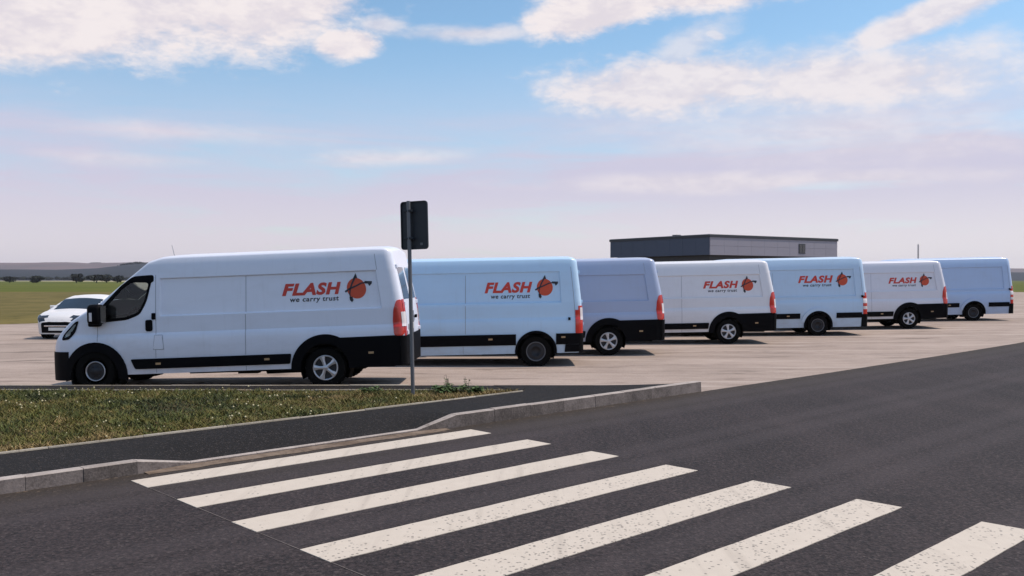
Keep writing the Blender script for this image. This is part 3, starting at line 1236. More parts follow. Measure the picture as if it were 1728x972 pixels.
def scale_poly(poly, d):
    """shrink (d>0) a polygon about its centre by about d metres"""
    cx = sum(p[0] for p in poly) / len(poly)
    cz = sum(p[1] for p in poly) / len(poly)
    out = []
    for x, z in poly:
        r = sqrt((x - cx) ** 2 + (z - cz) ** 2)
        f = (r - d) / r
        out.append((cx + (x - cx) * f, cz + (z - cz) * f))
    return out


def round_poly(poly, r, n=4):
    out = []
    m = len(poly)
    for i in range(m):
        p0, p1, p2 = Vector(poly[i - 1]), Vector(poly[i]), Vector(poly[(i + 1) % m])
        a, b = (p0 - p1), (p2 - p1)
        rr = min(r, a.length * 0.45, b.length * 0.45)
        A, B = p1 + a.normalized() * rr, p1 + b.normalized() * rr
        for k in range(n + 1):
            t = k / n
            q = A * (1 - t) ** 2 + p1 * 2 * t * (1 - t) + B * t ** 2
            out.append((q.x, q.y))
    return out


def arc(cx, cz, r, a0, a1, n=22):
    return [(cx + r * cos(radians(a0 + (a1 - a0) * k / n)), cz + r * sin(radians(a0 + (a1 - a0) * k / n))) for k in range(n + 1)]


def tyre_mesh(R, wd):
    bm = bmesh.new()
    h = wd / 2
    prof = [(R * 0.60, -h * 0.75), (R * 0.64, -h * 0.98), (R * 0.80, -h * 1.05), (R * 0.93, -h * 0.98), (R * 0.985, -h * 0.78), (R, -h * 0.45),
            (R, h * 0.45), (R * 0.985, h * 0.78), (R * 0.93, h * 0.98), (R * 0.80, h * 1.05), (R * 0.64, h * 0.98), (R * 0.60, h * 0.75)]
    add_lathe(bm, prof, 36)
    for k in range(36):          # tread blocks
        a = 2 * pi * k / 36
        for s0 in (-1, 1):
            vs = add_box(bm, -0.016, 0.016, s0 * h * 0.1, s0 * h * 0.72, R - 0.006, R + 0.004)
            bmesh.ops.rotate(bm, verts=vs, cent=(0, 0, 0), matrix=Matrix.Rotation(a + s0 * 0.04, 3, 'Y'))
    bmesh.ops.recalc_face_normals(bm, faces=bm.faces)
    me = bpy.data.meshes.new('wheel')
    for f in bm.faces:
        f.smooth = True
    for e in bm.edges:
        if len(e.link_faces) == 2 and e.calc_face_angle(0) > 0.6:
            e.smooth = False
    bm.to_mesh(me)
    bm.free()
    me.materials.append(M['tyre2'])
    return me


def hubcap_mesh(R, h, spokes=5):
    """silver wheel trim with spokes; outward is +y"""
    bm = bmesh.new()
    add_lathe(bm, [(R * 1.0, h - 0.02), (R * 1.0, h + 0.004), (R * 0.96, h + 0.010), (R * 0.88, h + 0.006), (R * 0.86, h - 0.02)], 40)
    add_lathe(bm, [(R * 0.24, h - 0.03), (R * 0.24, h + 0.010), (R * 0.20, h + 0.016), (0.001, h + 0.018)], 30)
    n0 = len(bm.faces)
    for k in range(spokes):
        a = 2 * pi * k / spokes + pi / 2
        ca, sa = cos(a), sin(a)
        pts = [(R * 0.16, R * 0.115), (R * 0.52, R * 0.12), (R * 0.90, R * 0.235)]
        up, dn = [], []
        for (r, w) in pts:
            dep = h + 0.008 + 0.004 * (1 - r / R)
            for sgn in (-1, 0, 1):
                x = r * ca - sgn * w * sa
                z = r * sa + sgn * w * ca
                up.append(bm.verts.new((x, dep + (0.006 if sgn == 0 else 0), z)))
                dn.append(bm.verts.new((x, dep - 0.03, z)))
        for i in range(2):
            for j in range(2):
                q = i * 3 + j
                bm.faces.new((up[q], up[q + 1], up[q + 4], up[q + 3]))
            for j, o_ in ((0, 0), (2, 2)):
                q = i * 3 + o_
                bm.faces.new((up[q], up[q + 3], dn[q + 3], dn[q]))
        bm.faces.new((up[6], up[7], dn[7], dn[6]))
    # dark dish behind the spokes
    n1 = len(bm.faces)
    add_lathe(bm, [(R * 0.97, h - 0.03), (R * 0.5, h - 0.035), (0.001, h - 0.035)], 30)
    bmesh.ops.recalc_face_normals(bm, faces=bm.faces)
    bm.faces.ensure_lookup_table()
    for i, f in enumerate(bm.faces):
        f.material_index = 1 if i >= n1 else 0
        f.smooth = i < n0
    me = bpy.data.meshes.new('rim')
    bm.to_mesh(me)
    bm.free()
    me.materials.append(M['silver'])
    me.materials.append(M['steel'])
    return me


def steelrim_mesh(R, h, ringmat, deep=True):
    bm = bmesh.new()
    add_lathe(bm, [(R * 1.02, h - 0.01), (R * 1.0, h + 0.006), (R * 0.93, h + 0.004), (R * 0.90, h - 0.02)], 40)
    n0 = len(bm.faces)
    add_lathe(bm, [(R * 0.90, h - 0.02), (R * 0.72, h - 0.03), (R * 0.62, h - 0.015), (R * 0.45, h - 0.02), (R * 0.40, h - (0.055 if deep else 0.0)), (0.001, h - (0.055 if deep else -0.004))], 40)
    for k in range(6):
        a = 2 * pi * k / 6
        add_lathe(bm, [(0.014, h - 0.03), (0.014, h - 0.002), (0.001, h - 0.002)], 8, c=(R * 0.52 * cos(a), 0, R * 0.52 * sin(a)))
    bmesh.ops.recalc_face_normals(bm, faces=bm.faces)
    bm.faces.ensure_lookup_table()
    for i, f in enumerate(bm.faces):
        f.material_index = 0 if i < n0 else 1
        f.smooth = True
    me = bpy.data.meshes.new('rim')
    bm.to_mesh(me)
    bm.free()
    me.materials.append(ringmat)
    me.materials.append(M['steel'])
    return me


def text_outline(body, shear_, bold):
    cu = bpy.data.curves.new('txt', 'FONT')
    cu.body = body
    cu.shear = shear_
    cu.space_character = 1.10
    cu.offset = bold
    cu.resolution_u = 4
    cu.fill_mode = 'FRONT'
    o = bpy.data.objects.new('txt', cu)
    COL.objects.link(o)
    bpy.context.view_layer.update()
    me = bpy.data.meshes.new_from_object(o)
    bpy.data.objects.remove(o)
    co = np.array([v.co[:2] for v in me.vertices])
    F = [tuple(p.vertices) for p in me.polygons]
    bpy.data.meshes.remove(me)
    lo, hi = co.min(0), co.max(0)
    return (co - lo) / (hi - lo), F


TXT = {'FLASH': text_outline('FLASH', 0.25, 0.046), 'tag': text_outline('we carry trust', 0.12, 0.02)}


class Decal:
    def __init__(s, loft):
        s.l = loft

    def put(s, name, pts, F, mat, parent, off, side=1):
        """pts: (x, z) in body design coordinates"""
        V = []
        for x, z in pts:
            y = s.l.Yf(x, z) * s.l.w(x) + off
            p = s.l.real((x, y, z))
            V.append((p.x, p.y * side, p.z))
        o = py_obj(name, V, F, mat, parent)
        return o

    def text(s, name, key, x0, x1, z0, z1, mat, parent, off=0.005, slope=0.0):
        co, F = TXT[key]
        pts = [(x0 + (x1 - x0) * c[0], z0 + (z1 - z0) * c[1] + slope * c[0]) for c in co]
        return s.put(name, pts, F, mat, parent, off)

    def emblem(s, cx, cz, R, parent):
        n = 40
        pts = [(cx, cz)] + [(cx + R * cos(2 * pi * k / n), cz + R * sin(2 * pi * k / n)) for k in range(n)]
        F = [(0, 1 + (k + 1) % n, 1 + k) for k in range(n)]
        root = s.put('emblem_ball', pts, F, M['ball'], parent, 0.005)
        k = R / 0.18
        # strokes given in image sense: +u to the right of the picture (towards the rear of the van)
        def stroke(path_, w0, w1, mat, off):
            V, Fs = [], []
            for i, (u, v) in enumerate(path_):
                a = path_[max(0, i - 1)]
                b = path_[min(len(path_) - 1, i + 1)]
                tx, tz = b[0] - a[0], b[1] - a[1]
                l_ = sqrt(tx * tx + tz * tz)
                w = (w0 + (w1 - w0) * i / (len(path_) - 1)) / 2
                V += [(cx - k * (u - tz / l_ * w), cz + k * (v + tx / l_ * w)), (cx - k * (u + tz / l_ * w), cz + k * (v - tx / l_ * w))]
            for i in range(len(path_) - 1):
                Fs.append((2 * i, 2 * i + 1, 2 * i + 3, 2 * i + 2))
            return V, Fs

        def poly(pts_):
            return [(cx - k * u, cz + k * v) for u, v in pts_], [tuple(range(len(pts_)))]
        V, F2 = [], []

        def add(vf):
            b = len(V)
            V.extend(vf[0])
            F2.extend(tuple(q + b for q in f) for f in vf[1])
        add(stroke([(-0.115, -0.19), (-0.135, -0.10), (-0.115, 0.0), (-0.065, 0.10), (-0.01, 0.19)], 0.018, 0.034, None, 0))
        add(poly([(-0.05, 0.165), (0.04, 0.18), (0.015, 0.265)]))
        add(stroke([(-0.215, -0.055), (-0.13, -0.005), (-0.02, 0.035), (0.10, 0.085), (0.19, 0.098)], 0.034, 0.022, None, 0))
        add(poly([(0.17, 0.122), (0.31, 0.115), (0.30, 0.075), (0.25, 0.03), (0.225, 0.075), (0.17, 0.078)]))
        add(poly([(-0.145, -0.145), (-0.09, -0.14), (-0.075, -0.205), (-0.105, -0.24), (-0.14, -0.205)]))
        s.put('emblem_arrows', V, F2, M['ink'], parent, 0.009)
        return root


def build_van(cfg, paintmat, name, label, wheels_rear, wheels_front, logo=None, antenna=False):
    """returns the root; every part is a child mesh"""
    root = empty(name)
    tag(root, label, 'van', 'white vans parked side by side in the lot')
    t = cfg['type']
    lo = cfg['loft']
    wb, hub, xr, xn = cfg['wb'], cfg['hub'], cfg['xr'], cfg['xn']
    win = cfg['win']
    inner = cfg['glass'] or scale_poly(win, 0.055)
    midp = scale_poly(inner, -0.025)

    def hole(c, k):
        x, y, z = c
        if k == 'side' and in_poly(x, z, midp):
            return True
        if k == 'top' and cfg['ws0'] < x < cfg['ws1'] and abs(y) < 0.86 * cfg['wsw']:
            return True
        if cfg['arch'](x, z) and k == 'side':
            return True
        return False
    bm = lo.mesh(hole)
    o = bm_obj('body', bm, paintmat, root, smooth=radians(28))
    # glass and seals
    for sd_ in (1, -1):
        w = bm_obj('side_window', lo.patch([inner], 0.004, sd_, depth=0), M['glass'], root, smooth=0.5)
        bm_obj('window_seal', lo.patch([win, inner[::-1]], 0.007, sd_, depth=0.03), M['black'], w, smooth=0.5)
    bm_obj('windscreen', lo.extract(lambda c, k: k == 'top' and cfg['ws0'] < c[0] < cfg['ws1'] and abs(c[1]) < 0.86 * cfg['wsw'], 0.003, 0.0), M['glass'], root, smooth=0.6)
    # cabin
    fx0 = cfg['bulk']
    bm_obj('cabin_lining', lo.extract(lambda c, k: c[0] > fx0 and c[0] < wb + 0.1 and c[2] > 0.6 and k in ('side', 'top') and not hole(c, k) and not (k == 'top' and c[0] > cfg['ws0']), -0.03, 0.03), M['cabin'], root)
    bm = bmesh.new()
    add_box(bm, fx0 - 0.03, fx0, -0.94, 0.94, 0.5, 1.30)
    add_box(bm, fx0, cfg['dash'] + 0.6, -0.9, 0.9, 0.55, 0.62)
    add_box(bm, cfg['dash'], cfg['dash'] + 0.55, -0.9, 0.9, 0.62, 1.30, 0.1)
    bm_obj('cabin_trim', bm, M['cabin'], root)
    for y in (0.52, -0.20, -0.62):
        bm = bmesh.new()
        add_box(bm, fx0 + 0.12, fx0 + 0.62, y - 0.23, y + 0.23, 0.62, 1.02, 0.06)
        v0 = len(bm.verts)
        vs = add_box(bm, fx0 + 0.06, fx0 + 0.22, y - 0.23, y + 0.23, 0.95, 1.58, 0.06)
        add_box(bm, fx0 + 0.06, fx0 + 0.18, y - 0.13, y + 0.13, 1.62, 1.84, 0.05)
        bm_obj('seat', bm, M['seat'], root, smooth=0.6)
    bm = bmesh.new()
    r_ = 0.19
    for k in range(20):
        a, b = 2 * pi * k / 20, 2 * pi * (k + 1) / 20
        c0 = Vector((cfg['dash'] - 0.12, 0.50, 1.24))
        f = lambda q: c0 + Vector((-0.09 * sin(q) * 1.0, r_ * cos(q), r_ * sin(q)))
        add_tube(bm, f(a), f(b), 0.016, n=6, caps=False)
    add_tube(bm, c0 + Vector((0, -r_, 0)), c0 + Vector((0, r_, 0)), 0.02)
    add_tube(bm, c0, c0 + Vector((0.2, 0, -0.12)), 0.03)
    bm_obj('steering_wheel', bm, M['black'], root)
    # underbody
    bm = bmesh.new()
    add_box(bm, xr + 0.25, wb - 0.55, -0.62, 0.62, 0.33, 0.62)
    add_box(bm, wb - 0.5, wb + 0.6, -0.55, 0.55, 0.26, 0.6, 0.03)
    add_box(bm, xr + 0.15, wb + 0.4, -0.92, 0.92, 0.62, 0.70)
    add_tube(bm, (1.2, 0.35, 0.30), (2.6, 0.35, 0.28), 0.045)
    add_tube(bm, (-0.2, 0.3, 0.33), (1.2, 0.35, 0.30), 0.09)
    add_tube(bm, (0, -0.85, hub), (0, 0.85, hub), 0.06)
    add_box(bm, 1.25, 1.6, 0.55, 0.75, 0.26, 0.5)
    add_box(bm, 0.9, 2.2, -0.75, -0.4, 0.28, 0.5)
    bm_obj('underbody', bm, M['under'], root)
    # wheels and arch liners
    for axle, x in (('rear', 0.0), ('front', wb)):
        for sd_ in (1, -1):
            me_t, me_r = wheels_rear if axle == 'rear' else wheels_front
            wl = bpy.data.objects.new('wheel', me_t)
            COL.objects.link(wl)
            wl.parent = root
            wl.location = (x, 0.868 * sd_, hub)
            if sd_ < 0:
                wl.rotation_euler = (0, 0, pi)
            rm = bpy.data.objects.new('rim', me_r)
            COL.objects.link(rm)
            rm.parent = wl
            rm.rotation_euler = (0, cfg['spin'][0 if axle == 'rear' else 1], 0)
            bm = bmesh.new()
            pts = arc(x, hub - lo.shear * 0, cfg['ra'] + 0.005, -25, 205, 20)
            a_ = [bm.verts.new((px, (0.97 if sd_ > 0 else -0.97), pz - lo.shear * px)) for px, pz in pts]
            b_ = [bm.verts.new((px, (0.62 if sd_ > 0 else -0.62), pz - lo.shear * px)) for px, pz in pts]
            for i in range(len(pts) - 1):
                bm.faces.new((a_[i], a_[i + 1], b_[i + 1], b_[i]))
            bm.faces.new(b_)
            bm_obj('arch_liner', bm, M['under'], root)
    cfg['trim'](root, lo, paintmat)
    # mirrors
    mx, mz = cfg['mirror']
    for sd_ in (1, -1):
        bm = bmesh.new()
        y0 = lo.Yf(mx, mz) * lo.w(mx)
        add_box(bm, mx - 0.14, mx + 0.11, y0 + 0.06, y0 + 0.30, mz - 0.15, mz + 0.20, 0.075, 4)
        add_box(bm, mx - 0.03, mx + 0.17, y0 - 0.03, y0 + 0.12, mz - 0.19, mz - 0.06, 0.03)
        for v in bm.verts:
            v.co.y *= sd_
        if sd_ < 0:
            bmesh.ops.reverse_faces(bm, faces=bm.faces)
        mo = bm_obj('mirror', bm, M['black'], root, smooth=0.7)
        bm = bmesh.new()
        add_box(bm, mx - 0.146, mx - 0.139, sd_ * (y0 + 0.09), sd_ * (y0 + 0.27), mz - 0.12, mz + 0.17)
        bm_obj('mirror_glass', bm, M['mirror'], mo)
        bm = bmesh.new()
        add_box(bm, mx + 0.0, mx + 0.05, sd_ * (y0 + 0.292), sd_ * (y0 + 0.304), mz - 0.09, mz + 0.06, 0.005)
        bm_obj('indicator', bm, M['lens'], mo)
    # rear doors
    zs0, zs1 = cfg['lamp_z']
    bm_obj('rear_door_window', lo.extract(lambda c, k: k == 'rear' and 0.06 < abs(c[1]) < 0.74 and 1.50 < c[2] < 2.05, 0.004), M['dglass'], root)
    bm = bmesh.new()
    zt_ = lo.zt(xr) - 0.25
    add_box(bm, xr - 0.022, xr - 0.0, -0.006, 0.006, 0.6, 1.3)
    bm_obj('door_gap', bm, M['seam'], root)
    bm = bmesh.new()
    add_box(bm, xr - 0.05, xr - 0.01, -0.28, -0.16, 1.16, 1.22, 0.01)
    bm_obj('rear_door_handle', bm, M['black'], root)
    bm = bmesh.new()
    add_box(bm, xr - 0.03, xr - 0.012, 0.10, 0.62, 0.98, 1.09, 0.004)
    bm_obj('number_plate', bm, M['plate'], root)
    for sd_ in (1, -1):
        for zz in (0.95, 1.45, 2.1):
            bm = bmesh.new()
            xx = xr + lo.leanf(xr, zz)
            add_box(bm, xx - 0.035, xx + 0.02, sd_ * 0.80 - 0.05, sd_ * 0.80 + 0.05, zz - 0.035, zz + 0.035, 0.01)
            bm_obj('door_hinge', bm, paintmat, root)
    if antenna:
        bm = bmesh.new()
        add_tube(bm, (2.98, 0.0, 2.36), (3.03, 0.0, 2.58), 0.006, 0.004, 6)
        bm_obj('antenna', bm, M['seam'], root)
    if logo:
        d = Decal(lo)
        x0, x1, zb_, hh, cx, cz, R = logo
        wl = d.text('lettering', 'FLASH', x0, x1, zb_, zb_ + hh, M['flash'], root)
        tw = (x0 - x1)
        tg_ = d.text('tagline', 'tag', x0 - tw * 0.13, x1 + tw * 0.055, zb_ - hh * 0.62, zb_ - hh * 0.16, M['ink'], root)
        tg_['kind'] = 'stuff'
        d.emblem(cx, cz, R, root)
    return root


def strip_lines(lo, lines, name, mat, root, w=0.008, off=0.003):
    """thin recess lines (door gaps); each a list of (x,z)"""
    if len(lines) > 1:
        for ln in lines:
            strip_lines(lo, [ln], name, mat, root, w, off)
        return
    bm = bmesh.new()
    for side in (1,):
        for ln in lines:
            prev = None
            pts = []
            for (a, b) in zip(ln, ln[1:]):
                n = max(2, int(sqrt((a[0] - b[0]) ** 2 + (a[1] - b[1]) ** 2) / 0.06))
                for k in range(n):
                    t = k / n
                    pts.append((a[0] + (b[0] - a[0]) * t, a[1] + (b[1] - a[1]) * t))
            pts.append(ln[-1])
            for i, (x, z) in enumerate(pts):
                a, b = pts[max(0, i - 1)], pts[min(len(pts) - 1, i + 1)]
                tx, tz = b[0] - a[0], b[1] - a[1]
                l_ = sqrt(tx * tx + tz * tz) or 1
                q = []
                for sg in (-1, 1):
                    xx, zz = x - sg * tz / l_ * w / 2, z + sg * tx / l_ * w / 2
                    q.append(bm.verts.new(lo.real((xx, lo.Yf(xx, zz) * lo.w(xx) + off, zz))))
                if prev:
                    bm.faces.new((prev[0], prev[1], q[1], q[0]))
                prev = q
    bmesh.ops.recalc_face_normals(bm, faces=bm.faces)
    if bm.faces and sum(f.normal.y for f in bm.faces) < 0:
        bmesh.ops.reverse_faces(bm, faces=bm.faces)
    return bm_obj(name, bm, mat, root)


def reflectors(lo, pts, root):
    for x, z in pts:
        bm = lo.patch([[(x - 0.045, z - 0.018), (x + 0.045, z - 0.018), (x + 0.045, z + 0.018), (x - 0.045, z + 0.018)]], 0.022, 1, depth=0.02)
        bm_obj('side_marker', bm, M['amber'], root)


def cols_for(wb, xr, xn, ra, win, extra):
    c = set(extra)
    c |= {round(xr + d, 4) for d in (0, 0.012, 0.03, 0.055, 0.085, 0.12, 0.16, 0.2, 0.25)}
    for xc in (0.0, wb):
        c |= {round(xc + ra * cos(radians(a)), 4) for a in np.linspace(0, 180, 25)}
        c |= {xc - ra - 0.002, xc + ra + 0.002}
    c |= {round(v, 4) for v in np.arange(min(p[0] for p in win) - 0.03, max(p[0] for p in win) + 0.05, 0.035)}
    c |= {round(v, 4) for v in np.arange(xr + 0.3, wb - 0.6, 0.18)}
    c |= {round(v, 4) for v in np.arange(wb + 0.1, xn, 0.05)} | {xn}
    c = sorted(v for v in c if xr <= v <= xn)
    out = [c[0]]
    for v in c[1:]:
        if v - out[-1] > 0.004:
            out.append(v)
    return out


def make_type(t):
    cfg = dict(type=t)
    if t == 'A':
        wb, hub, xr, xn, ra = 4.035, 0.36, -1.40, 4.95, 0.43
        sill, zr, groove, pbot, crease = 0.365, 2.455, 2.01, 1.365, 1.06
        px0, px1 = -1.02, 2.86
        win = [(3.03, 2.06), (3.40, 2.02), (3.62, 1.82), (3.92, 1.50), (3.90, 1.31), (3.42, 1.33), (3.20, 1.42), (3.10, 1.60)]
        win = [(2.975, 2.085), (3.34, 2.07), (3.55, 1.92), (3.97, 1.50), (3.95, 1.28), (3.45, 1.315), (3.22, 1.40), (3.10, 1.62), (3.02, 1.95), (2.975, 1.97)]
        zt = pw([-1.4, -1.36, -1.25, -1.0, 2.6, 2.85, 3.08, 3.98, 4.25, 4.5, 4.7, 4.85, 4.95], [2.39, 2.425, 2.45, 2.458, 2.45, 2.435, 2.37, 1.66, 1.52, 1.38, 1.22, 1.05, 0.86])
        w0 = pw([3.1, 3.6, 3.98, 4.3, 4.55, 4.75, 4.87, 4.95], [1, 0.993, 0.972, 0.935, 0.875, 0.79, 0.69, 0.56])
        Yb = pw([0.2, 0.45, 0.63, 0.9, 1.03, 1.075, 1.365, 2.01, 2.2, 2.3, 2.6], [0.985, 1.008, 1.020, 1.024, 1.016, 0.992, 0.998, 0.962, 0.945, 0.930, 0.885])
        leanv, cfg_ws = 0.22, (3.10, 3.98)
        mirror, bulk, dash = (3.93, 1.33), 2.90, 3.72
        zlev = [0.25, 0.30, 0.365, 0.41, 0.46, 0.545, 0.63, 0.70, 0.79, 0.87, 0.95, 1.03, 1.05, 1.075, 1.10, 1.2, 1.28, 1.34, 1.355, 1.375, 1.39] + list(np.arange(1.425, 1.98, 0.035)) + [1.985, 2.0, 2.02, 2.035, 2.06, 2.1, 2.15, 2.2, 2.26]
        lamp_z = (0.87, 1.48)
    elif t == 'B':
        wb, hub, xr, xn, ra = 4.33, 0.35, -1.03, 5.17, 0.42
        sill, zr, groove, pbot, crease = 0.31, 2.45, 2.10, 1.43, 1.07
        px0, px1 = -0.57, 2.95
        win = [(3.30, 2.04), (3.66, 2.03), (3.92, 1.82), (4.25, 1.50), (4.20, 1.30), (3.75, 1.28), (3.42, 1.30), (3.34, 1.5)]
        zt = pw([-1.03, -0.99, -0.88, -0.65, 2.9, 3.2, 3.45, 4.28, 4.55, 4.8, 5.0, 5.17], [2.38, 2.42, 2.45, 2.455, 2.46, 2.44, 2.36, 1.64, 1.50, 1.36, 1.16, 0.86])
        w0 = pw([3.3, 3.8, 4.28, 4.6, 4.85, 5.05, 5.17], [1, 0.993, 0.965, 0.92, 0.85, 0.74, 0.58])
        Yb = pw([0.2, 0.5, 0.74, 1.0, 1.05, 1.09, 1.43, 2.10, 2.25, 2.6], [0.985, 1.008, 1.022, 1.020, 1.014, 0.992, 0.998, 0.962, 0.945, 0.89])
        leanv, cfg_ws = 0.12, (3.48, 4.28)
        mirror, bulk, dash = (4.25, 1.33), 3.2, 4.0
        zlev = [0.25, 0.31, 0.36, 0.42, 0.5, 0.57, 0.66, 0.74, 0.79, 0.87, 0.95, 1.03, 1.06, 1.085, 1.11, 1.17, 1.22, 1.235, 1.25, 1.30, 1.34, 1.41, 1.425, 1.44, 1.455] + list(np.arange(1.48, 2.06, 0.035)) + [2.075, 2.09, 2.11, 2.125, 2.16, 2.2, 2.26]
        lamp_z = (0.74, 1.36)
    else:
        wb, hub, xr, xn, ra = 4.325, 0.35, -1.64, 5.32, 0.43
        sill, zr, groove, pbot, crease = 0.28, 2.60, 2.18, 1.30, 1.17
        px0, px1 = -1.25, 2.9
        win = [(3.30, 2.08), (3.70, 2.06), (3.95, 1.85), (4.30, 1.52), (4.25, 1.32), (3.8, 1.30), (3.42, 1.32), (3.34, 1.5)]
        zt = pw([-1.64, -1.60, -1.5, -1.3, 2.8, 3.2, 3.45, 4.35, 4.7, 4.95, 5.15, 5.32], [2.50, 2.55, 2.59, 2.605, 2.60, 2.57, 2.48, 1.66, 1.46, 1.30, 1.12, 0.86])
        w0 = pw([3.3, 3.8, 4.35, 4.7, 5.0, 5.2, 5.32], [1, 0.993, 0.965, 0.92, 0.83, 0.72, 0.58])
        Yb = pw([0.2, 0.56, 0.75, 1.05, 1.15, 1.19, 1.3, 2.18, 2.35, 2.7], [0.985, 1.004, 1.016, 1.016, 1.010, 0.988, 0.994, 0.952, 0.935, 0.86])
        leanv, cfg_ws = 0.12, (3.48, 4.35)
        mirror, bulk, dash = (4.3, 1.36), 3.2, 4.05
        zlev = [0.25, 0.28, 0.34, 0.42, 0.5, 0.56, 0.66, 0.69, 0.75, 0.85, 0.95, 1.05, 1.15, 1.165, 1.185, 1.2, 1.26, 1.29, 1.31, 1.33, 1.36, 1.4] + list(np.arange(1.43, 2.14, 0.035)) + [2.155, 2.17, 2.19, 2.205, 2.24, 2.3]
        lamp_z = (0.69, 1.40)

    def zb(x):
        b = sill if x < wb + 0.45 else sill - 0.08
        for xc in (0.0, wb):
            d = abs(x - xc)
            if d < ra:
                b = max(b, hub + sqrt(ra * ra - d * d))
        return b

    def Y(x, z):
        y = Yb(z)
        if px0 - 0.02 < x < px1 + 0.02 and pbot - 0.02 < z < groove + 0.02:
            e = min(sstep((x - px0) / 0.02 + .5), sstep((px1 - x) / 0.02 + .5), sstep((z - pbot) / 0.02 + .5), sstep((groove - z) / 0.02 + .5))
            y -= 0.038 * e
        return y

    def w(x):
        v = w0(x)
        d = x - xr
        if d < 0.16:
            q = 1 - d / 0.16
            v *= 1 - 0.11 * (1 - sqrt(max(0, 1 - q * q)))
        return v

    def lean_(x, z):
        if x > 0.2:
            return 0.0
        f = min(1, (0.2 - x) / (0.2 - xr))
        return f * leanv * sstep((z - 0.95) / 1.9) * 1.25

    win = round_poly(win, 0.07)
    extra = [px0 - 0.012, px0 + 0.012, px1 - 0.012, px1 + 0.012, px0, px1]
    cols = cols_for(wb, xr, xn, ra, win, extra)
    lo = Loft(cols, sorted(zlev), zb, zt, w, Y, lean_, 0.02)
    cfg.update(glass=None, wb=wb, hub=hub, xr=xr, xn=xn, ra=ra, win=win, loft=lo, mirror=mirror, bulk=bulk, dash=dash, lamp_z=lamp_z,
               ws0=cfg_ws[0] + 0.03, ws1=cfg_ws[1] - 0.02, wsw=0.80, spin=(0.3, 0.1), arch=lambda x, z: False)

    def trim(root, lo, pm):
        for sd_ in (1, -1):
            # headlight
            if t == 'A':
                hp = [(4.33, 1.33), (4.40, 1.31), (4.66, 1.08), (4.68, 0.99), (4.52, 1.01), (4.40, 1.14)]
            else:
                hp = [(xn - 0.62, 1.22), (xn - 0.45, 1.20), (xn - 0.24, 1.0), (xn - 0.27, 0.88), (xn - 0.5, 0.92), (xn - 0.6, 1.05)]
            hb = bm_obj('headlight', lo.patch([round_poly(hp, 0.04)], 0.012, sd_), M['black'], root, smooth=0.6)
            bm_obj('headlight_lens', lo.patch([scale_poly(round_poly(hp, 0.04), 0.07)], 0.016, sd_, depth=0.01), M['lampglass'], hb, smooth=0.6)
            # front arch moulding
            rf = 0.585 if t == 'A' else 0.50
            ri = ra - 0.01
            ap = arc(wb, hub, rf, -9, 189) + arc(wb, hub, ri, 188, -8)
            bm_obj('front_arch_moulding', lo.patch([ap], 0.018, sd_, depth=0.05), M['black'], root, smooth=0.6)
            if t == 'A':
                rp = arc(0, hub, 0.585, -3, 118) + [(-1.355, 0.885), (-1.37, 0.36), (-ra - 0.02, 0.345)] + arc(0, hub, ri, 183, -4)
                bm_obj('rear_cladding', lo.patch([rp], 0.016, sd_, depth=0.05), M['black'], root, smooth=0.6)
                bm_obj('side_strip', lo.patch([round_poly([(3.385, 0.63), (0.575, 0.63), (0.60, 0.455), (3.31, 0.455)], 0.03)], 0.02, sd_), M['black'], root, smooth=0.6)
            elif t == 'B':
                rp = arc(0, hub, 0.462, -6, 186) + arc(0, hub, ri, 186, -6)
                bm_obj('rear_arch_moulding', lo.patch([rp], 0.018, sd_, depth=0.05), M['black'], root, smooth=0.6)
                for a, b in ((0.44, wb - 0.49), (-0.44, -1.0)):
                    x0, x1 = max(a, b), min(a, b)
                    bm_obj('side_strip', lo.patch([[(x0, 0.74), (x1, 0.74), (x1, 0.50), (x0, 0.50)]], 0.02, sd_), M['black'], root, smooth=0.6)
                bm_obj('bumper_corner', lo.patch([[(-0.645, 0.497), (-1.0, 0.497), (-1.01, 0.33), (-0.63, 0.33)]], 0.022, sd_), M['black'], root, smooth=0.6)
            else:
                rp = arc(0, hub, 0.585, 12, 168) + arc(0, hub, ri, 168, 12)
                bm_obj('arch_flare', lo.patch([rp], 0.03, sd_, depth=0.05), pm, root, smooth=0.6)
                rp = arc(0, hub, 0.475, -9, 189) + arc(0, hub, ri - 0.005, 189, -9)
                bm_obj('rear_arch_moulding', lo.patch([rp], 0.034, sd_, depth=0.06), M['black'], root, smooth=0.6)
                for a, b in ((0.60, wb - 0.49), (-0.60, -1.44)):
                    x0, x1 = max(a, b), min(a, b)
                    bm_obj('side_strip', lo.patch([[(x0, 0.75), (x1, 0.75), (x1, 0.575), (x0, 0.575)]], 0.02, sd_), M['black'], root, smooth=0.6)
                bm_obj('bumper_corner', lo.patch([[(-1.443, 0.69), (-1.6, 0.69), (-1.61, 0.28), (-1.42, 0.28)]], 0.022, sd_), M['black'], root, smooth=0.6)
        # rear lamps wrap the corner
        z0, z1 = lamp_z
        dep = {'A': 0.20, 'B': 0.16, 'C': 0.17}[t]
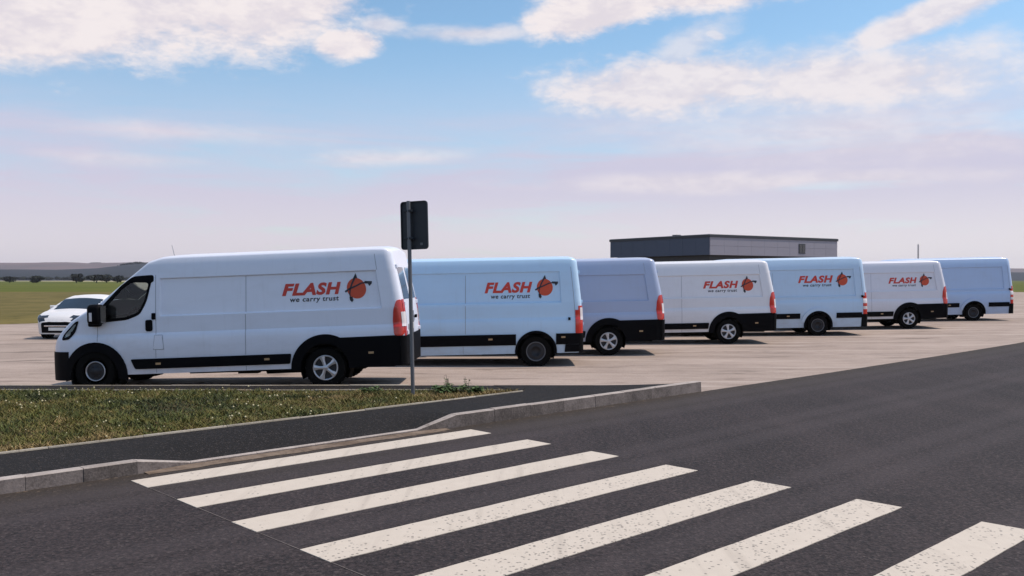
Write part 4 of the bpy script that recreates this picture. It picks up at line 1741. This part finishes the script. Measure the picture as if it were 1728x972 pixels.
        for sd_ in (1, -1):
            def lamp(c, k, za=z0, zb_=z1, sd_=sd_):
                return c[1] * sd_ > 0.82 and za < c[2] < zb_ and c[0] < xr + dep * (1 if c[2] < z1 - 0.1 else 0.6) and (k == 'side' or k == 'rear')
            if t == 'A':
                tp = round_poly([(xr + 0.012, z0 + 0.005), (xr + 0.185, z0 + 0.005), (xr + 0.205, z0 + 0.25), (xr + 0.175, z1 - 0.16), (xr + 0.10, z1), (xr + 0.012, z1 + 0.02)], 0.05)
                lb = bm_obj('tail_lamp', lo.patch([tp], 0.014, sd_, step=0.03), M['red'], root, smooth=0.7)
                bm_obj('lamp_rear', lo.extract(lambda c, k: lamp(c, k) and (k == 'rear' or c[0] < xr + 0.02), 0.012), M['red'], lb, smooth=0.7)
            else:
                lb = bm_obj('tail_lamp', lo.extract(lamp, 0.012), M['red'], root, smooth=0.7)
            if t == 'A':
                seg = [(z0 + 0.16, z0 + 0.40)]
            elif t == 'B':
                seg = [(z0 + 0.25, z1 - 0.05)]
            else:
                seg = [(z0 + 0.38, z0 + 0.52), (z0 + 0.14, z0 + 0.30)]
            for (sa, sb_) in seg:
                bm_obj('lamp_lens', lo.extract(lambda c, k: lamp(c, k, sa, sb_) and (k == 'rear' or c[0] < xr + (0.2 if t == 'C' else 0.05 if t == 'A' else 0.06)), 0.016), M['lens'], lb, smooth=0.7)
        zbmp = {'A': 0.87, 'B': 0.74, 'C': 0.69}[t]
        bm_obj('rear_bumper', lo.extract(lambda c, k: (k == 'rear' or (k == 'side' and c[0] < xr + 0.10)) and c[2] < zbmp, 0.022, 0.02), M['black'], root, smooth=0.7)
        bm_obj('front_bumper', lo.extract(lambda c, k: (k == 'front' and c[2] < 0.79) or (k == 'side' and c[0] > wb + 0.5 and c[2] < 0.79), 0.014, 0.02), M['black'], root, smooth=0.7)
        # door furniture
        hx, hz = {'A': (3.06, 1.205), 'B': (3.42, 1.16), 'C': (3.42, 1.2)}[t]
        for sd_ in (1, -1):
            bm_obj('door_handle', lo.patch([round_poly([(hx - 0.06, hz - 0.10), (hx + 0.06, hz - 0.10), (hx + 0.06, hz + 0.10), (hx - 0.06, hz + 0.10)], 0.04)], 0.02, sd_, step=0.3), M['black'], root)
        if t == 'A':
            bm_obj('door_latch', lo.patch([round_poly([(2.945, 1.305), (3.01, 1.305), (3.01, 1.42), (2.945, 1.42)], 0.02)], 0.018, 1, step=0.3), M['black'], root)
            bm_obj('fuel_flap', lo.patch([round_poly([(2.80, 0.79), (2.98, 0.79), (2.955, 1.03), (2.83, 1.03)], 0.03)], 0.010, 1, step=0.3), pm, root)
            strip_lines(lo, [[(2.94, 2.08), (2.94, 0.64)], [(2.94, 0.45), (2.94, 0.38)], [(3.98, 1.30), (3.98, 0.95)], [(1.37, 1.34), (1.37, 0.64)], [(1.37, 0.45), (1.37, 0.37)],
                             [(2.80, 0.785), (2.98, 0.785), (2.96, 1.035), (2.825, 1.035), (2.80, 0.785)], [(-1.05, 2.3), (-1.05, 2.02)], [(1.37, 2.0), (1.37, 1.38)]], 'panel_seam', M['seam'], root)
            reflectors(lo, [(2.90, 0.54), (1.0, 0.55), (-0.81, 0.60)], root)
        elif t == 'B':
            strip_lines(lo, [[(-0.86, 2.2), (-0.86, 0.76)], [(1.55, 2.05), (1.55, 0.76)], [(1.6, 0.48), (1.6, 0.33)], [(3.25, 2.1), (3.25, 0.76)]], 'panel_seam', M['seam'], root)
            reflectors(lo, [(1.0, 0.64), (-0.6, 0.66), (2.8, 0.64)], root)
            bm_obj('hinge_clip', lo.patch([[(-0.76, 1.03), (-0.71, 1.03), (-0.71, 1.09), (-0.76, 1.09)]], 0.03, 1), M['black'], root)
        else:
            strip_lines(lo, [[(-1.48, 2.25), (-1.48, 0.77)], [(1.5, 2.1), (1.5, 0.77)], [(3.25, 2.1), (3.25, 0.77)]], 'panel_seam', M['seam'], root)
            reflectors(lo, [(1.0, 0.665), (2.8, 0.665)], root)
            bm_obj('hinge_clip', lo.patch([[(-1.50, 1.24), (-1.43, 1.24), (-1.43, 1.31), (-1.50, 1.31)]], 0.03, 1), M['black'], root)
    if t == 'A':
        cfg['glass'] = round_poly([(3.06, 1.95), (3.36, 1.965), (3.52, 1.86), (3.90, 1.47), (3.89, 1.335), (3.46, 1.365), (3.25, 1.44), (3.14, 1.63)], 0.06)
    cfg['trim'] = trim
    return cfg


TY = {k: make_type(k) for k in 'ABC'}
tyA, tyB = tyre_mesh(0.36, 0.225), tyre_mesh(0.35, 0.225)
capA = hubcap_mesh(0.222, 0.098)
ringA = steelrim_mesh(0.172, 0.100, M['silver'], deep=False)
ringB = steelrim_mesh(0.215, 0.098, M['galv'])


def place(root, x, y, z, a, pitch=0.0):
    root.location = (x, y, z)
    # forward is to the left of the picture, turned away by a
    d = Vector((-cos(a) * cos(pitch), sin(a) * cos(pitch), sin(pitch)))
    l = Vector((-sin(a), -cos(a), 0))
    u = d.cross(l)
    Mx = Matrix((d, l, u)).transposed()
    root.rotation_mode = 'XYZ'
    root.rotation_euler = Mx.to_euler('XYZ')


def copy_tree(o, parent=None):
    c = o.copy()
    COL.objects.link(c)
    c.parent = parent
    for ch in list(o.children):
        copy_tree(ch, c)
    return c


def recolour(root, old, new):
    for o in [root] + list(root.children_recursive):
        if o.type == 'MESH':
            for i, sl in enumerate(o.material_slots):
                if sl.material == old:
                    sl.link = 'OBJECT'
                    sl.material = new


def drop(root, names):
    for o in list(root.children_recursive):
        if o.name.split('.')[0] in names:
            bpy.data.objects.remove(o)


LOGO_A = (0.74, -0.33, 1.625, 0.215, -0.61, 1.715, 0.178)
v1 = build_van(TY['A'], M['v1'], 'delivery_van', 'nearest white high-roof van on the left, cab door and mirror in view, FLASH lettering', (tyA, capA), (tyA, ringA), LOGO_A, True)
place(v1, -3.20, 16.74, 0.012, 0.025, -0.018)

VA = [(-1, 2.407, 23.772, -0.003, 'v3', False, 'plain white van without any lettering, third from the left, grey-blue flank'),
      (-1, 6.305, 27.543, 0.022, 'v4', True, 'greyish white FLASH van in front of the flat-roofed building'),
      (-1, 14.267, 33.725, 0.138, 'v6', True, 'farthest lettered FLASH van, with a pale mast behind its roof')]
vans = []
for _, x, y, z, pm, has, lab in VA:
    c = copy_tree(v1)
    c['label'] = lab
    recolour(c, M['v1'], M[pm])
    place(c, x, y, z, -0.01)
    drop(c, ['antenna'] if has else ['antenna', 'lettering', 'tagline', 'emblem_ball', 'emblem_arrows'])
    for o in c.children:
        if o.name.split('.')[0] == 'wheel':
            for r in o.children:
                r.data = capA
                r.rotation_euler = (0, random.uniform(0, 1), 0)
    vans.append(c)

v2 = build_van(TY['B'], M['v2'], 'delivery_van', 'bluish white FLASH van with full-length black strip, second from the left', (tyB, ringB), (tyB, ringB),
               (1.13, 0.07, 1.65, 0.24, -0.215, 1.76, 0.185))
place(v2, 0.517, 21.026, -0.035, -0.01)
v5 = build_van(TY['C'], M['v5'], 'delivery_van', 'pale blue FLASH van with flared white rear wheel arch and striped tail lamp', (tyB, ringB), (tyB, ringB),
               (0.65, -0.54, 1.745, 0.24, -0.85, 1.83, 0.185))
place(v5, 10.075, 30.998, 0.045, -0.01)
v7 = copy_tree(v5)
v7['label'] = 'pale blue unlettered van, last of the row at the right edge'
drop(v7, ['lettering', 'tagline', 'emblem_ball', 'emblem_arrows'])
recolour(v7, M['v5'], M['v7'])
place(v7, 18.75, 38.0, 0.21, -0.01)


# ------------------------------------------------------------------ white car at the far left
def build_car():
    wb, hub, xr, xn, ra = 2.65, 0.31, -0.92, 3.52, 0.34
    zt = pw([-0.92, -0.85, -0.55, -0.2, 0.35, 0.9, 1.4, 1.75, 2.55, 2.95, 3.25, 3.42, 3.52], [0.88, 1.0, 1.05, 1.10, 1.36, 1.44, 1.44, 1.36, 0.98, 0.92, 0.84, 0.76, 0.62])
    w0 = pw([-0.92, -0.8, -0.5, 0, 2.4, 2.9, 3.2, 3.4, 3.52], [0.72, 0.86, 0.95, 1, 1, 0.95, 0.88, 0.78, 0.62])
    Yb = pw([0.2, 0.5, 0.7, 0.9, 1.0, 1.44], [0.84, 0.89, 0.895, 0.88, 0.83, 0.60])

    def zb(x):
        b = 0.22
        for xc in (0.0, wb):
            d = abs(x - xc)
            if d < ra:
                b = max(b, hub + sqrt(ra * ra - d * d))
        return b
    cols = sorted(set(list(np.round(np.arange(xr, xn, 0.07), 3)) + [xn, -ra, ra, wb - ra, wb + ra]))
    zl = [0.2, 0.26, 0.34, 0.42, 0.5, 0.58, 0.66, 0.74, 0.82, 0.9, 0.93, 1.0, 1.08, 1.16, 1.24, 1.32]
    lo = Loft(cols, zl, zb, zt, lambda x: w0(x), lambda x, z: Yb(z), corner=0.3, crown=0.03, shf=0.2, shmax=0.08)
    root = empty('parked_car')
    tag(root, 'white saloon car at the far left, facing us behind the nose of the nearest van', 'car')
    bm_obj('body', lo.mesh(), M['car_white'], root, smooth=radians(30))
    bm_obj('windscreen', lo.extract(lambda c, k: k == 'top' and 1.80 < c[0] < 2.50 and abs(c[1]) < 0.66, 0.004), M['dglass'], root, smooth=0.6)
    bm_obj('rear_window', lo.extract(lambda c, k: k == 'top' and -0.2 < c[0] < 0.3 and abs(c[1]) < 0.6, 0.004), M['dglass'], root, smooth=0.6)
    for sd_ in (1, -1):
        bm_obj('side_window', lo.extract(lambda c, k: k == 'side' and c[1] * sd_ > 0 and ((0.1 < c[0] < 0.98) or (1.05 < c[0] < 1.95)) and 0.94 < c[2] < min(1.33, lo.shoulder(c[0]) - 0.02), 0.004), M['dglass'], root, smooth=0.6)
        hb = bm_obj('headlight', lo.extract(lambda c, k: c[1] * sd_ > 0.42 and c[0] > 3.12 and 0.62 < c[2] < 0.80 and k in ('side', 'front', 'top'), 0.008), M['dglass'], root, smooth=0.6)
        bm = bmesh.new()
        add_box(bm, 1.85, 2.02, sd_ * 0.86, sd_ * 1.02, 0.94, 1.06, 0.03)
        bm_obj('mirror', bm, M['car_white'], root, smooth=0.7)
        bm = bmesh.new()
        add_box(bm, 0.55, 0.72, sd_ * 0.885, sd_ * 0.91, 0.80, 0.83, 0.008)
        bm_obj('door_handle', bm, M['chrome'], root)
    gr = bm_obj('grille', lo.extract(lambda c, k: k == 'front' and abs(c[1]) < 0.5 and 0.26 < c[2] < 0.6, 0.01), M['black'], root)
    bm = bmesh.new()
    add_box(bm, xn + 0.03, xn + 0.05, -0.4, 0.4, 0.46, 0.50, 0.006)
    bm_obj('grille_bar', bm, M['chrome'], gr)
    bm = bmesh.new()
    add_box(bm, xn + 0.02, xn + 0.045, -0.26, 0.26, 0.33, 0.43, 0.004)
    bm_obj('number_plate', bm, M['plate'], root)
    bm = bmesh.new()
    add_box(bm, -0.7, 3.2, -0.7, 0.7, 0.2, 0.3)
    bm_obj('underbody', bm, M['under'], root)
    tm = tyre_mesh(0.31, 0.20)
    rm_ = hubcap_mesh(0.20, 0.09)
    for x in (0, wb):
        for sd_ in (1, -1):
            wl = link_mesh('wheel', tm, None, root)
            wl.location = (x, 0.78 * sd_, hub)
            if sd_ < 0:
                wl.rotation_euler = (0, 0, pi)
            link_mesh('rim', rm_, None, wl)
    return root


car = build_car()
car.location = (-14.3, 32.4, -0.05)
car.rotation_euler = (0, 0, radians(-92))

# ------------------------------------------------------------------ flat-roofed building
B0 = Vector((15.2, 70.0))
bl = Vector((-0.575, 0.818))     # along the left wall
br = Vector((0.84, 0.543)).normalized()
BZ = 0.35


def bpt(a, b, z):
    p = B0 + br * a + bl * b
    return (p.x, p.y, z)


bld = empty('flat_roofed_building', (B0.x, B0.y, BZ))
tag(bld, 'low flat-roofed building with slate and pale grey cladding behind the vans', 'building')


def bbox(name, a0, a1, b0, b1, z0, z1, mat, parent=bld):
    V = [bpt(a, b, z) for z in (z0, z1) for a, b in ((a0, b0), (a1, b0), (a1, b1), (a0, b1))]
    V = [(v[0] - B0.x, v[1] - B0.y, v[2] - BZ) for v in V]
    F = [(3, 2, 1, 0), (4, 5, 6, 7), (0, 1, 5, 4), (1, 2, 6, 5), (2, 3, 7, 6), (3, 0, 4, 7)]
    me = bpy.data.meshes.new(name)
    me.from_pydata(V, [], F)
    bm = bmesh.new()
    bm.from_mesh(me)
    bmesh.ops.recalc_face_normals(bm, faces=bm.faces)
    bm.to_mesh(me)
    bm.free()
    return link_mesh(name, me, mat, parent)


AW, BW = 15.1, 11.5
bbox('ground_floor', 0.6, AW - 0.3, 0.6, BW - 0.2, BZ - 0.6, 3.86, M['roofband'])
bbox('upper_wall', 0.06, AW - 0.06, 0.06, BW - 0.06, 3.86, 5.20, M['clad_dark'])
# cladding panels: pale on the right face, slate on the left face
npan = 10
for i in range(npan):
    a0, a1 = AW * i / npan, AW * (i + 1) / npan
    for z0, z1 in ((3.80, 4.50), (4.512, 5.16)):
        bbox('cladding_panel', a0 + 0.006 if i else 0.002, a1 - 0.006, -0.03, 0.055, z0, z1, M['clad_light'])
for i in range(8):
    b0, b1 = BW * i / 8, BW * (i + 1) / 8
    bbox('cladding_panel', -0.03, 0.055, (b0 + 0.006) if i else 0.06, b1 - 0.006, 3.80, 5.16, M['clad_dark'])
bbox('roof_edge', -0.08, AW + 0.08, -0.08, BW + 0.08, 5.17, 5.37, M['roofband'])
bbox('roof', -0.02, AW + 0.02, -0.02, BW + 0.02, 5.372, 5.40, M['paleroof'])
bbox('roof_vent', 2.0, 2.5, 5.6, 6.1, 5.40, 5.62, M['roofband'])
wf = bbox('window', 10.15, 10.95, -0.06, -0.025, 4.05, 4.86, M['winframe'])
bbox('window_pane', 10.22, 10.52, -0.07, -0.055, 4.12, 4.79, M['dglass'], wf)
bbox('window_pane', 10.58, 10.88, -0.07, -0.055, 4.12, 4.79, M['dglass'], wf)
for i in range(5):
    b0 = 1.0 + i * 2.0
    w_f = bbox('window', 0.56, 0.598, b0, b0 + 1.6, 1.0, 3.2, M['winframe'])
    bbox('window_pane', 0.545, 0.559, b0 + 0.08, b0 + 1.52, 1.08, 3.12, M['dglass'], w_f)
dr = bbox('door', 3.0, 5.4, 0.55, 0.598, BZ - 0.3, 2.7, M['clad_light'])
bbox('door_glass', 3.15, 5.25, 0.535, 0.549, 0.5, 2.5, M['dglass'], dr)

# pale mast behind the farthest lettered van
mast = empty('mast', (31.2, 70, 0.35))
tag(mast, 'thin pale mast rising behind the roof of the farthest lettered van', 'mast')
bm = bmesh.new()
add_tube(bm, (0, 0, -0.5), (0, 0, 4.25), 0.07, 0.06, 10)
bm_obj('pole', bm, M['mast'], mast, smooth=0.6)
bm = bmesh.new()
add_box(bm, -0.16, 0.16, -0.16, 0.16, -0.5, -0.1, 0.02)
bm_obj('base_plate', bm, M['galv'], mast)


# ------------------------------------------------------------------ far trees, woods, hills
def tree(name, px, dist, wid, hgt, label, lm, seed, fam='trees at the far edge of the field'):
    r = random.Random(seed)
    x = (px - 864) / 1537.6 * dist
    root = empty(name, (x, dist, -0.45))
    tag(root, label, 'tree', fam)
    bm = bmesh.new()
    add_tube(bm, (0, 0, -0.2), (0.1, 0, hgt * 0.45), wid * 0.035, wid * 0.02, 8)
    for k in range(4):
        a = r.uniform(0, 2 * pi)
        add_tube(bm, (0.08, 0, hgt * 0.3), (cos(a) * wid * 0.25, sin(a) * wid * 0.25, hgt * r.uniform(0.55, 0.8)), wid * 0.016, wid * 0.006, 6)
    bm_obj('trunk', bm, M['bark'], root)
    bm = bmesh.new()
    blobs = []
    for k in range(10):
        a = r.uniform(0, 2 * pi)
        q = r.uniform(0, 0.36) * wid
        blobs.append((cos(a) * q, sin(a) * q, hgt * r.uniform(0.28, 0.80), r.uniform(0.16, 0.28) * wid))
    for i in range(900):
        bx, by, bz, br_ = r.choice(blobs)
        d = Vector((r.gauss(0, 1), r.gauss(0, 1), r.gauss(0, 1))).normalized() * br_ * r.uniform(0.6, 1.05)
        d.z *= min(1.0, hgt / wid * 0.9)
        c = Vector((bx, by, bz)) + d
        if c.z < hgt * 0.06:
            c.z = hgt * r.uniform(0.05, 0.2)
        n1 = Vector((r.gauss(0, 1), r.gauss(0, 1), r.gauss(0, 1))).normalized()
        n2 = n1.orthogonal().normalized()
        n3 = n1.cross(n2)
        s_ = wid * r.uniform(0.03, 0.06)
        bm.faces.new([bm.verts.new(c + n2 * s_ * u + n3 * s_ * v) for u, v in ((-1, -.6), (.8, -.9), (1, .7), (-.5, 1))])
    o = bm_obj('crown', bm, [lm, M['leaf_b']], root)
    for p in o.data.polygons:
        p.material_index = 1 if r.random() < 0.35 else 0
    return root


tree('round_tree', 129, 640, 11, 6.6, 'single round dark tree at the field edge, nearest the left border', M['leaf_a'], 1)
tree('bushy_tree', 163, 640, 13, 6.2, 'first broad dark tree of the clump left of the van windscreen', M['leaf_a'], 2)
tree('bushy_tree', 180, 655, 13.5, 5.8, 'middle low tree of the dark clump left of the van windscreen', M['leaf_a'], 3)
tree('bushy_tree', 198, 640, 12, 5.0, 'smallest tree of the dark clump, nearest the van windscreen', M['leaf_a'], 4)
tree('bushy_tree', 60, 650, 12, 5.0, 'broad low tree left of the single round tree, at the left border', M['leaf_b'], 5)
tree('bushy_tree', 16, 660, 11, 4.6, 'tree at the left end of the field edge', M['leaf_a'], 6)


def hills(name, dist, prof, mat, x0, x1, n=160, depth=900, seed=1):
    r = np.random.default_rng(seed)
    V, F = [], []
    m = 8
    for i in range(n + 1):
        px = x0 + (x1 - x0) * i / n
        top = float(np.interp(px, [p[0] for p in prof], [p[1] for p in prof]))
        h = (471.7 - top) / 1537.6 * dist + 1.9
        for j in range(m + 1):
            f = j / m
            d = dist - depth * (1 - f)
            X = (px - 864) / 1537.6 * d
            V.append((X, d, -0.6 + h * (sin(f * pi / 2) ** 1.3) * (1 + 0.05 * r.normal() * f * (1 - f))))
    for i in range(n):
        for j in range(m):
            a = i * (m + 1) + j
            F.append((a, a + m + 1, a + m + 2, a + 1))
    return tag(py_obj(name, V, F, mat, smooth=True), kind='structure')


hills('far_hills', 4200, [(-400, 446), (60, 443), (110, 442), (150, 444), (240, 442), (330, 446), (600, 452), (1000, 455), (1600, 452), (2200, 456)], M['hill'], -500, 2300, seed=4)
hills('near_hills', 2600, [(-400, 452), (100, 455), (160, 453), (210, 447), (260, 444), (340, 452), (600, 458), (1000, 460), (1500, 459), (2200, 460)], M['hillwood'], -500, 2300, seed=5)


def wood(name, dist, px0, px1, zbase_px, hgt, label, n=240, seed=3):
    r = random.Random(seed)
    bm = bmesh.new()
    for i in range(n):
        px = r.uniform(px0, px1)
        t = (px - px0) / (px1 - px0)
        env = max(0.15, sin(pi * t)) ** 0.6
        zb_ = (471.7 - zbase_px) / 1537.6 * dist + 1.9
        x = (px - 864) / 1537.6 * dist
        y = dist + r.uniform(-30, 30)
        h = hgt * env * r.uniform(0.6, 1.05)
        vs = bmesh.ops.create_icosphere(bm, subdivisions=1, radius=1.0)['verts']
        for v in vs:
            v.co = Vector((x + v.co.x * h * 0.75 * r.uniform(0.8, 1.2), y + v.co.y * h * 0.7, zb_ + h * 0.45 + v.co.z * h * 0.55 * r.uniform(0.85, 1.15)))
    o = bm_obj(name, bm, M['wood'])
    return tag(o, label, 'wood', kind='stuff')


wood('hill_wood', 2560, 206, 262, 449, 12, 'dark wood along the crest of the nearer hill above the van windscreen', 200)
wood('ridge_wood', 4100, 146, 182, 447, 12, 'thin dark wood on the far ridge', 160, 8)
wood('hedge_line', 1500, -120, 330, 472, 5.5, 'long dark hedge line at the foot of the hills', 420, 9)

# ------------------------------------------------------------------ haze in the air
bm = bmesh.new()
add_box(bm, -5600, 5600, -500, 4800, -1.6, 110)
hz, ht, hb_ = newmat('haze_air')
hz.node_tree.nodes.remove(hb_)
pv = ht.n('ShaderNodeVolumePrincipled')
pv.inputs['Color'].default_value = (0.80, 0.80, 0.92, 1)
pv.inputs['Density'].default_value = 0.00007
pv.inputs['Anisotropy'].default_value = 0.2
ht.L.new(pv.outputs[0], hz.node_tree.nodes['Material Output'].inputs['Volume'])
tag(bm_obj('haze', bm, hz), 'pale summer haze over the fields and hills', 'haze', kind='stuff')
